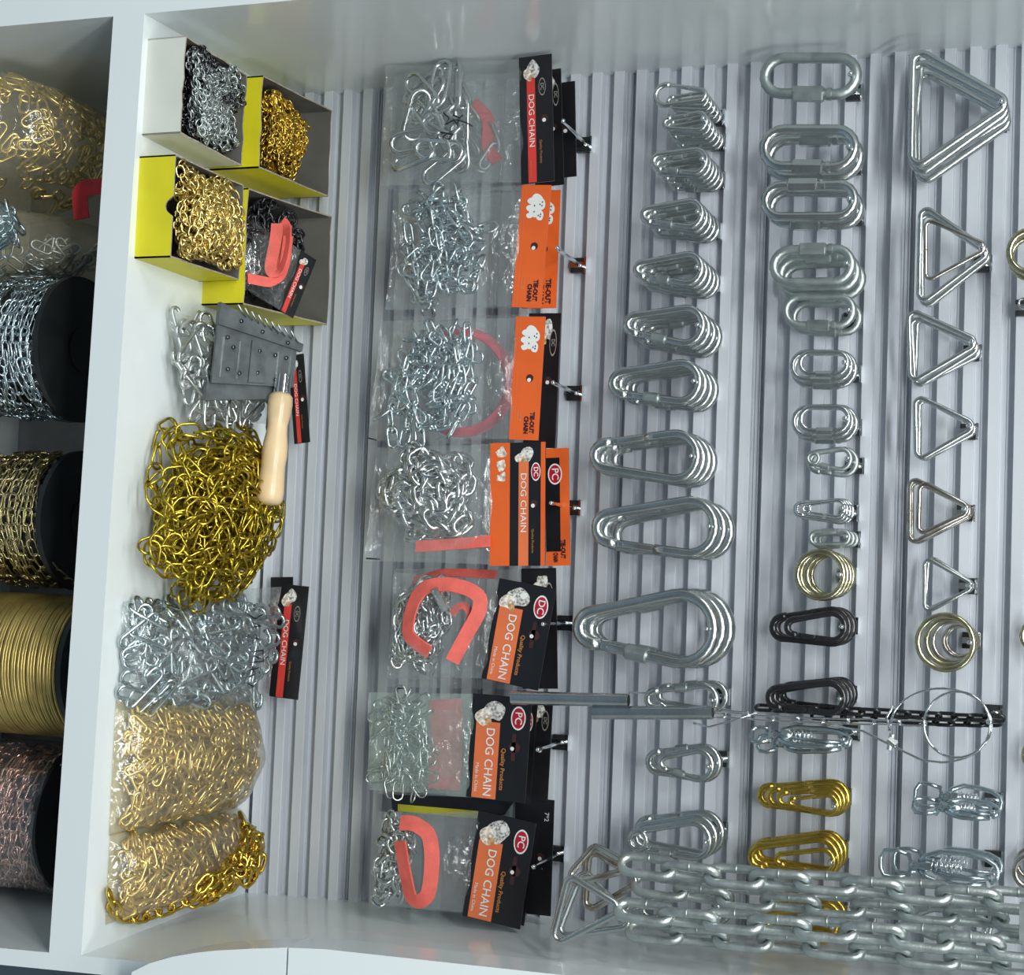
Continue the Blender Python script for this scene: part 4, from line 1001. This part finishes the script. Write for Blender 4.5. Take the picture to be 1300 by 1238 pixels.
ribbon(root, org, [at(x, y, yf(x, y)-.018) for x, y in ((352, 284), (351, 300), (347, 320), (343, 340), (346, 347), (354, 345), (360, 330), (364, 305), (364, 288), (357, 281))], 'strap_coral', .013, tilt=.3)
ribbon(root, org, [at(x, y, yf(x, y)-.019) for x, y in ((366, 300), (362, 335), (356, 352), (343, 359), (328, 356), (314, 353))], 'strap_coral', .011, tilt=.25)

# ---- packet of silver hooks under the brush
yf2 = lambda x, y: -.246+(x-215)*.00118
org = at(380, 500, yf2(380, 500))
root = thing('chain_packet', 'clear packet of long silver hooks half under the grey brush', 'packet', tuple(org))
lean_header(root, org, [(366, 452), (385, 446), (402, 558), (374, 564)], lambda x, y: -.034, 'dc_red', 10)
pc = Patch([(362, 432), (362, 540), (236, 530), (214, 394)], 0, .015, 93, yf2)
pouch(root, org, pc, 'film_clear')
def hook_arrays(l, w_, rod, sides=7):       # long open wire hook
    P = [(w_*.5, 0, l*.25), (w_*.5, 0, l*.42)]+[(w_*.5*math.cos(a), 0, l*.42+w_*.5*math.sin(a)) for a in np.linspace(.3, math.pi, 6)]+[(-w_*.5, 0, -l*.3)]+[(w_*.35*math.cos(a)-w_*.15, 0, -l*.38+w_*.35*math.sin(a)) for a in np.linspace(math.pi, 2*math.pi, 6)]
    b = MB(); b.tube(np.array(P), rod/2, sides, cap=False); return np.concatenate(b.v), np.array(b.f)
scatter(root, org, pc, (.1, .92, .06, .85), hook_arrays(px2m(62), px2m(16), px2m(5.2)), 40, 'zinc', 94)
scatter(root, org, pc, (.12, .90, .10, .80), hook_arrays(px2m(58), px2m(16), px2m(5.2)), 36, 'zinc_dull', 95, depth=(-.9, .1))

# ---- slicker brush
yb_ = lambda x, y: -.212+(x-268)*.00095
q4 = [at(x, y, yb_(x, y)) for x, y in ((276, 410), (376, 444), (372, 492), (268, 486))]   # plate corners
org = sum(q4)/4
root = thing('pet_brush', 'grey metal pet brush with a turned wooden handle', 'brush', tuple(org))
nrm = np.cross(q4[1]-q4[0], q4[3]-q4[0]); nrm /= np.linalg.norm(nrm)
if nrm[1] > 0: nrm = -nrm
def slab(pts, lo, hi, m, name, par=root):
    b = MB(); b.hexa([p+nrm*lo for p in pts]+[p+nrm*hi for p in pts]); return obj(name, b.mesh(name, m, False, off=org), par)
plate = slab(q4, -.002, .001, 'brush_grey', 'pin_plate')
bl = lambda u, v: (q4[0]*(1-u)+q4[1]*u)*(1-v)+(q4[3]*(1-u)+q4[2]*u)*v
slab([bl(.42, .12), bl(.62, .12), bl(.62, .95), bl(.42, .95)], .001, .0032, 'brush_grey', 'tang')
slab([bl(-.02, .97), bl(1.0, .97), bl(1.0, 1.28), bl(-.02, 1.28)], -.010, -.004, 'brush_grey', 'back_lip')
slab([bl(-.01, -.34), bl(1.06, -.18), bl(1.05, .03), bl(-.01, .03)], -.002, .004, 'brush_grey', 'comb_bar')
pm = MB(); pm.tube([(0, 0, 0), (0, 0, .017)], .0011, 6); pm = pm.mesh('comb_pin', 'zinc_dull')
up_ = (bl(.5, -.5)-bl(.5, 0)); up_ /= np.linalg.norm(up_); ey_ = (bl(1, 0)-bl(0, 0)); ey_ /= np.linalg.norm(ey_)
for k in range(9): obj('comb_pin', pm, root, mat4(rot_axes(-ey_*.75+up_*.5+nrm*.2, nrm), bl(.30+.085*k, -.26+.012*k)+nrm*.004-org))
rv = MB(); rv.lathe([(0, .0022), (.0012, .0020), (.0016, .0008)], (0, 0, 0), nrm, 10); rv = rv.mesh('rivet', 'iron_and_gap_shade')
for u, v in ((.12, .2), (.2, .35), (.16, .75), (.3, .8), (.72, .3), (.86, .3), (.75, .85), (.88, .85), (.52, .3), (.52, .75), (.25, -.15), (.52, -.10), (.85, -.06)):
    obj('rivet', rv, root, T(*(bl(u, v)+nrm*(.003 if v > 0 else .005)-org)))
for u in (.08, .28, .76, .92): slab([bl(u-.012, .2), bl(u+.012, .2), bl(u+.012, .9), bl(u-.012, .9)], .001, .0020, 'zinc_dull', 'stiffening_rib')
h0, h1 = at(357, 500, -.135), at(341, 641, -.150); ax = h1-h0; Ln = float(np.linalg.norm(ax))
b = MB(); b.lathe([(-.020, .0085), (-.016, .0085), (.004, .0088)], h0, ax, 16); obj('ferrule', b.mesh('ferrule', 'chrome', off=org, sharp=40), root)
hp_ = [(0, .0100), (.03, .0128), (.10, .0135), (.18, .0128), (.28, .0108), (.36, .0112), (.46, .0132), (.55, .0138), (.65, .0130), (.76, .0138), (.88, .0148), (.95, .0142), (.985, .0115), (1.0, .006)]
b = MB(); b.lathe([(t*Ln, r_) for t, r_ in hp_], h0, ax, 20); obj('handle', b.mesh('handle', 'wood', off=org), root)

# ---- the big loose pile of gold chain
pc_ = np.array([.492, -.165, SH])
def pile_h(x, y):
    cx = .494; wx = .118
    u = (x-cx)/wx; half = .120+.025*max(0, min(1, (x-.40)/.12)); cy = -.150-.030*max(0, min(1, (x-.42)/.15))
    v = (y-cy)/half; d = 1-u*u-v*v*.96
    return .078*max(0, d)**.55 if d > 0 else 0
root = thing('gold_chain_pile', 'big loose pile of twisted gold chain in the middle of the shelf', 'chain', tuple(pc_))
Lk, Wk, Rk = .0300, .0175, .0029
V, Q = link_arrays(Lk-Rk, Wk-Rk, Rk/2, 7, 7, twist=.35, bulge=.12); me = quadmesh('chain_link', V, Q, 'gold_pile')
def pile_path(n, f, seed, shrink=1.0):
    ins = lambda x, y: pile_h(pc_[0]+(x-pc_[0])/shrink, pc_[1]+(y-pc_[1])/shrink) > .012
    wk = wander(n, Lk*.72, ins, (pc_[0], pc_[1]), seed, .95, (.38, .607, -.292, -.03)); R = random.Random(seed); P = []
    for i, (x, y) in enumerate(wk):
        half = .120+.025*max(0, min(1, (x-.40)/.12)); cy = -.150-.030*max(0, min(1, (x-.42)/.15)); rr = math.hypot((x-.494)/.118, (y-cy)/half)
        if rr > .96: x = .494+(x-.494)*.96/rr; y = cy+(y-cy)*.96/rr
        z = SH+max(.011, pile_h(x, y)*f+.003*math.sin(i*.7)+R.uniform(-.002, .003)); P.append((x, y, z))
    return np.array(P)
def up_norm(p):
    e = .006; gx = (pile_h(p[0]+e, p[1])-pile_h(p[0]-e, p[1]))/(2*e); gy = (pile_h(p[0], p[1]+e)-pile_h(p[0], p[1]-e))/(2*e)
    return np.array([-max(-2, min(2, gx)), -max(-2, min(2, gy)), 1.0])
k = 0
for seed, f, n in ((201, 1.0, 120), (202, .97, 110), (203, .92, 80)):
    for R3, p in chain_mats(pile_path(n, f, seed), Lk*.70, normal=up_norm, base=.62, jitter=.4, seed=seed):
        if k < 300: obj('chain_link', me, root, mat4(R3, p-pc_)); k += 1
ml = []
for seed, f, n in ((204, .74, 120), (205, .5, 110), (206, .28, 90)): ml += chain_mats(pile_path(n, f, seed, .92), Lk*.70, normal=up_norm, base=.62, jitter=.5, seed=seed)
o = obj('buried_links', joined('buried_links', V, Q, ml, 'gold_pile', off=pc_), root); o['kind'] = 'stuff'

# ---- bags lying on the shelf
def lying_bag(name, label, x0, x1, y0, y1, h, film_m, z0=SH, seed=1, skew=0.0, hb=.6, cat='bag', nu=20, nv=22, pw=.45):
    c = np.array([(x0+x1)/2, (y0+y1)/2, z0]); root = thing(name, label, cat, tuple(c))
    r = np.random.default_rng(seed); ph = r.uniform(0, 6.28, 6)
    def P(a, b_, f):
        x = x0+(x1-x0)*a+skew*(b_-.5); y = y0+(y1-y0)*b_
        e = max(0, 4*a*(1-a))**pw*max(0, 1-abs(2*b_-1)**3.0)**.6
        return np.array([x, y, z0+.0015+h*(hb+(1-hb)*b_)*e*f])
    V = []; Fc = []
    for side in (1, 0):
        for j in range(nv+1):
            for i in range(nu+1):
                a, b_ = i/nu, j/nv; q = P(a, b_, 1 if side else 0)
                if side:
                    ed = min(a, 1-a, b_, 1-b_); wv = math.sin(9*a+ph[0]+4*b_)*math.sin(8*b_+ph[1])+.7*math.sin(19*a+ph[2]+5*b_)*math.sin(15*b_+ph[3])
                    q = q+np.array([0, 0, .0022*wv*min(1, ed*7)])
                V.append(q)
    o_ = (nu+1)*(nv+1)
    for kk in (0, o_):
        for j in range(nv):
            for i in range(nu):
                f = (kk+j*(nu+1)+i, kk+j*(nu+1)+i+1, kk+(j+1)*(nu+1)+i+1, kk+(j+1)*(nu+1)+i); Fc.append(f if kk == 0 else f[::-1])
    b = MB(); b.add(V, Fc); obj('plastic_film', b.mesh('plastic_film', film_m, True, off=c), root)
    return root, c, P
def fill_bag(root, c, P, V_Q, m, n_parts, n_stuff, seed, name, region=(.08, .92, .06, .94), top=(.78, .97)):
    R = random.Random(seed); me = quadmesh(name, V_Q[0], V_Q[1], m); half = float(np.abs(V_Q[0]).max())
    def rnd_mat(lo, hi):
        a, b_ = R.uniform(region[0], region[1]), R.uniform(region[2], region[3])
        p = P(a, b_, R.uniform(lo, hi)); p[2] = max(p[2]-.004, c[2]+.012)
        e = .03; ta = P(min(1, a+e), b_, .9)-P(max(0, a-e), b_, .9); tb = P(a, min(1, b_+e), .9)-P(a, max(0, b_-e), .9)
        n = np.cross(ta, tb); n /= np.linalg.norm(n)+1e-9; q = R.uniform(0, 6.28)
        t = ta/np.linalg.norm(ta)*math.cos(q)+tb/np.linalg.norm(tb)*math.sin(q)
        n = n+np.array([R.uniform(-.5, .5) for _ in range(3)])
        p[2] = max(p[2], c[2]+.006+half*abs(t[2]))
        return rot_axes(t, n), p
    for _ in range(n_parts):
        R3, p = rnd_mat(*top); obj(name, me, root, mat4(R3, p-c))
    if n_stuff:
        o = obj('inner_'+name+'s', joined('inner_links', V_Q[0], V_Q[1], [rnd_mat(.35, .8) for _ in range(n_stuff)], m, off=c), root); o['kind'] = 'stuff'
def chain_in_bag(root, c, P, V_Q, m, l, n, seed, name='chain_link', fr=(.90, .97), region=(.08, .92, .06, .94), cap=300):
    x0, x1, y0, y1 = region; A = P(x0, y0, 0); B = P(x1, y1, 0); sx, sy = abs(B[0]-A[0]), abs(B[1]-A[1])
    wk = wander(n, l*.72, lambda x, y: 0 < x < sx and 0 < y < sy, (sx/2, sy/2), seed, .9, (0, sx, 0, sy)); R = random.Random(seed)
    pts = [P(min(.97, max(.03, x0+(x1-x0)*x/sx)), min(.97, max(.03, y0+(y1-y0)*y/sy)), R.uniform(*fr))-np.array([0, 0, .003]) for x, y in wk]
    pts = [np.array([q[0], q[1], max(q[2], c[2]+.004)]) for q in pts]
    me = quadmesh(name, V_Q[0], V_Q[1], m)
    for R3, p in chain_mats(np.array(pts), l*.72, normal=(0, -.5, 1), base=.6, jitter=.5, seed=seed)[:cap]: obj(name, me, root, mat4(R3, p-c))

r, c, P = lying_bag('hook_bag', 'clear bag of silver hooks at the shelf front below the gold pile', .592, .700, -.285, -.165, .050, 'film_clear', seed=31)
fill_bag(r, c, P, hook_arrays(.046, .013, .0040), 'zinc_blue', 56, 0, 32, 'wire_hook', top=(.3, .95))
yf3 = lambda x, y: -.205+(x-225)*.00125
org = at(345, 820, yf3(345, 820))
root = thing('chain_packet', 'clear packet of silver hooks with ink writing beside the gold pile', 'packet', tuple(org))
lean_header(root, org, [(356, 741), (392, 746), (372, 904), (342, 884)], lambda x, y: -.032, 'dc_red', 12)
pc = Patch([(356, 745), (342, 890), (214, 905), (236, 752)], 0, .024, 96, yf3); pouch(root, org, pc, 'film_clear')
scatter(root, org, pc, (.14, .95, .05, .85), hook_arrays(px2m(60), px2m(18), px2m(5.0)), 46, 'zinc_blue', 97, lean=1.2)
scatter(root, org, pc, (.16, .92, .08, .82), hook_arrays(px2m(60), px2m(18), px2m(5.0)), 46, 'zinc_dull', 98, depth=(-.9, .1))
yi = lambda x, y: yf3(x, y)-.030
strokes(root, org, [[(312, 778), (324, 786), (333, 780)], [(320, 790), (331, 795), (316, 797)], [(312, 808), (330, 812)], [(322, 803), (321, 818)], [(317, 828), (334, 826), (334, 840), (317, 841), (317, 828)], [(322, 832), (329, 836)], [(314, 852), (328, 848)], [(320, 846), (324, 856), (316, 860)], [(315, 868), (322, 872)]], 0, r=.0008, yf=yi)
strokes(root, org, [[(247, 800), (252, 803), (247, 806), (247, 800)], [(246, 811), (251, 814), (247, 817), (246, 811)], [(244, 822), (248, 825)]], 0, r=.0007, yf=yi)
org = at(352, 734, -.02); root = thing('chain_packet', 'black packet corner showing between gold pile and ink-marked packet', 'packet', tuple(org))
header(root, org, [(344, 733), (372, 733), (372, 800), (344, 800)], -.016, 'plain', 13)
r, c, P = lying_bag('link_bag', 'amber bag of loose gold links, upper of the two gold bags', .690, .822, -.288, -.035, .072, 'film_amber', seed=33, hb=.55)
GL = link_arrays(.021, .0085, .0017, 6, 5)
fill_bag(r, c, P, GL, 'gold_pale', 180, 240, 34, 'gold_link')
r, c, P = lying_bag('link_bag', 'cloudy bag of gold chain in the corner by the bottom side panel', .820, .908, -.286, -.030, .062, 'film_amber', seed=35, hb=.6)
fill_bag(r, c, P, GL, 'gold_pale', 110, 200, 36, 'gold_link', top=(.6, .93))
V, Q = link_arrays(.021, .0105, .0021, 7, 6); me = quadmesh('chain_link', V, Q, 'gold')
org = P(.5, .5, 1.02); root = thing('loose_gold_chain', 'loose gold chain trailing over the lower gold bag to the shelf', 'chain', tuple(org))
def on_bag(a, b_): q = P(a, b_, 1.0); q[2] += .003; return q
pth = [on_bag(.10, .80), on_bag(.22, .76), on_bag(.34, .68), on_bag(.46, .60), on_bag(.58, .52), on_bag(.70, .46), on_bag(.82, .40), on_bag(.93, .32), np.array([.908, -.235, SH+.012]), np.array([.905, -.262, SH+.008]), np.array([.890, -.285, SH+.008]), np.array([.875, -.292, SH+.008])]
cl = chain_mats(np.array(pth), .0150, normal=(0, -.4, 1), base=.6, jitter=.3, seed=3)
for kk, (aa, bb, rr) in enumerate(((.40, .80, .020), (.50, .86, .022), (.62, .78, .022), (.52, .72, .016), (.76, .46, .018), (.80, .56, .016), (.70, .60, .016), (.60, .86, .02))):
    ctr = on_bag(aa, bb); cl += chain_mats(np.array([on_bag(min(.97, max(.03, aa+rr*math.cos(q)*9)), min(.97, max(.03, bb+rr*math.sin(q)*4)))+np.array([0, 0, .002*(kk % 3)]) for q in np.linspace(0, 5.6, 16)]), .0150, normal=(0, -.4, 1), base=.6, jitter=.4, seed=kk+8)
for R3, p in cl[:300]: obj('chain_link', me, root, mat4(R3, p-org))

# ================================================================== lower compartment
def spool(label, x, y, top, r, m, kind, seed):
    root = thing('chain_spool', label, 'spool', (x, y, LOW), group='spools under the shelf'); H = top-LOW
    b = MB(); b.lathe([(0, r), (.006, r)], (0, 0, 0), (0, 0, 1), 48); fl = b.mesh('flange', 'black_plastic', sharp=40); obj('flange', fl, root)
    f2 = obj('flange', fl, root, T(0, 0, H-.006))
    b = MB(); b.lathe([(.006, r*.30), (.008, r*.30)], (0, 0, 0), (0, 0, 1), 24); obj('hub', b.mesh('hub', 'black_plastic', sharp=40), f2)
    b = MB(); b.lathe([(.006, r*.80), (H-.006, r*.80)], (0, 0, 0), (0, 0, 1), 40); obj('core', b.mesh('core', 'iron_and_gap_shade' if kind != 'wire' else 'wire_brass', sharp=40), root)
    R = random.Random(seed)
    if kind == 'wire':
        n = int((H-.014)/.0040); q = np.linspace(0, n*2*math.pi, n*40)
        b = MB(); b.tube(np.stack([r*.97*np.cos(q), r*.97*np.sin(q), np.linspace(.009, H-.009, len(q))+.0006*np.sin(q*.37)], 1), .0022, 6); obj('cable', b.mesh('cable', m), root)
    else:
        l = .0215 if kind != 'curb' else .022; V, Q = link_arrays(l-.002, .0085, .0010 if kind != 'curb' else .0012, 6, 5, twist=.0 if kind != 'curb' else .8)
        me = quadmesh('chain_link', V, Q, m); rows = 12; cnt = 0
        for lay, rr in ((0, r*.90), (1, r*.95)):
            for k in range(rows):
                z = H-.014-k*.0098-(.004 if lay else 0); tl = R.uniform(-.016, .016)
                q = np.linspace(-math.pi*1.08, math.pi*.08, 30); wob = R.uniform(0, 6.28)
                P = np.stack([rr*np.cos(q), rr*np.sin(q), z+tl*np.cos(q)+.002*np.sin(q*5+wob)], 1)
                for R3, p in chain_mats(P, l*.78, normal=lambda c_: (c_[0], c_[1], 0), base=.35, jitter=.5, seed=seed+k+lay*50):
                    if cnt < 300: obj('chain_link', me, root, mat4(R3, p)); cnt += 1
        if kind == 'curb':
            b = MB(); q = np.linspace(0, 2*math.pi, 41)[:-1]; V = []; Fc = []
            for j, z in enumerate(np.linspace(.004, H-.002, 9)):
                for i, a in enumerate(q): V.append(((r*1.02+.002*math.sin(5*a+j))*math.cos(a), (r*1.02+.002*math.sin(5*a+j))*math.sin(a), z))
            for j in range(8):
                for i in range(40): Fc.append((j*40+i, j*40+(i+1) % 40, j*40+40+(i+1) % 40, j*40+40+i))
            b.add(V, Fc); obj('wrap_film', b.mesh('wrap_film', 'film_cloudy'), root)
    return root
spool('black-flanged spool of bluish steel chain under the shelf', .322, -.162, OZ-.200, .080, 'zinc_blue', 'chain', 301)
spool('black-flanged spool of antique gold chain under the shelf', .509, -.143, OZ-.200, .077, 'antique', 'chain', 302)
spool('spool of brassy coated wire cable under the shelf', .667, -.168, OZ-.148, .077, 'wire_brass', 'wire', 303)
spool('film-wrapped spool of copper chain under the shelf', .838, -.122, OZ-.198, .080, 'copper', 'curb', 304)
BL = link_arrays(.024, .010, .0017, 6, 5)
r, c, P = lying_bag('chain_sack', 'beige bag of thin brass links in the dark top left compartment', .010, .148, -.275, -.02, .215, 'film_amber', z0=LOW, seed=41, hb=.9, pw=.35)
fill_bag(r, c, P, BL, 'gold_pale', 200, 0, 42, 'brass_link', top=(.93, .985), region=(.05, .95, .04, .96))
r, c, P = lying_bag('hook_sack', 'grey clear bag of hooks beside the steel chain spool', .152, .240, -.285, -.195, .165, 'film_dark', z0=LOW, seed=43, hb=.95, pw=.35)
fill_bag(r, c, P, hook_arrays(.05, .016, .003), 'zinc_blue', 30, 0, 44, 'wire_hook', top=(.90, .98))
r, c, P = lying_bag('strap_sack', 'yellowish bag with a red strap behind the shelf edge', .155, .240, -.190, -.02, .215, 'film_amber', z0=LOW, seed=45, hb=.9, pw=.35)
fill_bag(r, c, P, BL, 'zinc_dull', 60, 0, 46, 'chain_link', top=(.92, .98), region=(.55, .97, .05, .5))
ribbon(r, c, [at(x, y, -.185) for x, y in ((140, 236), (122, 237), (106, 239), (101, 246), (102, 260), (104, 278))], 'strap_red', .017, tilt=.2)
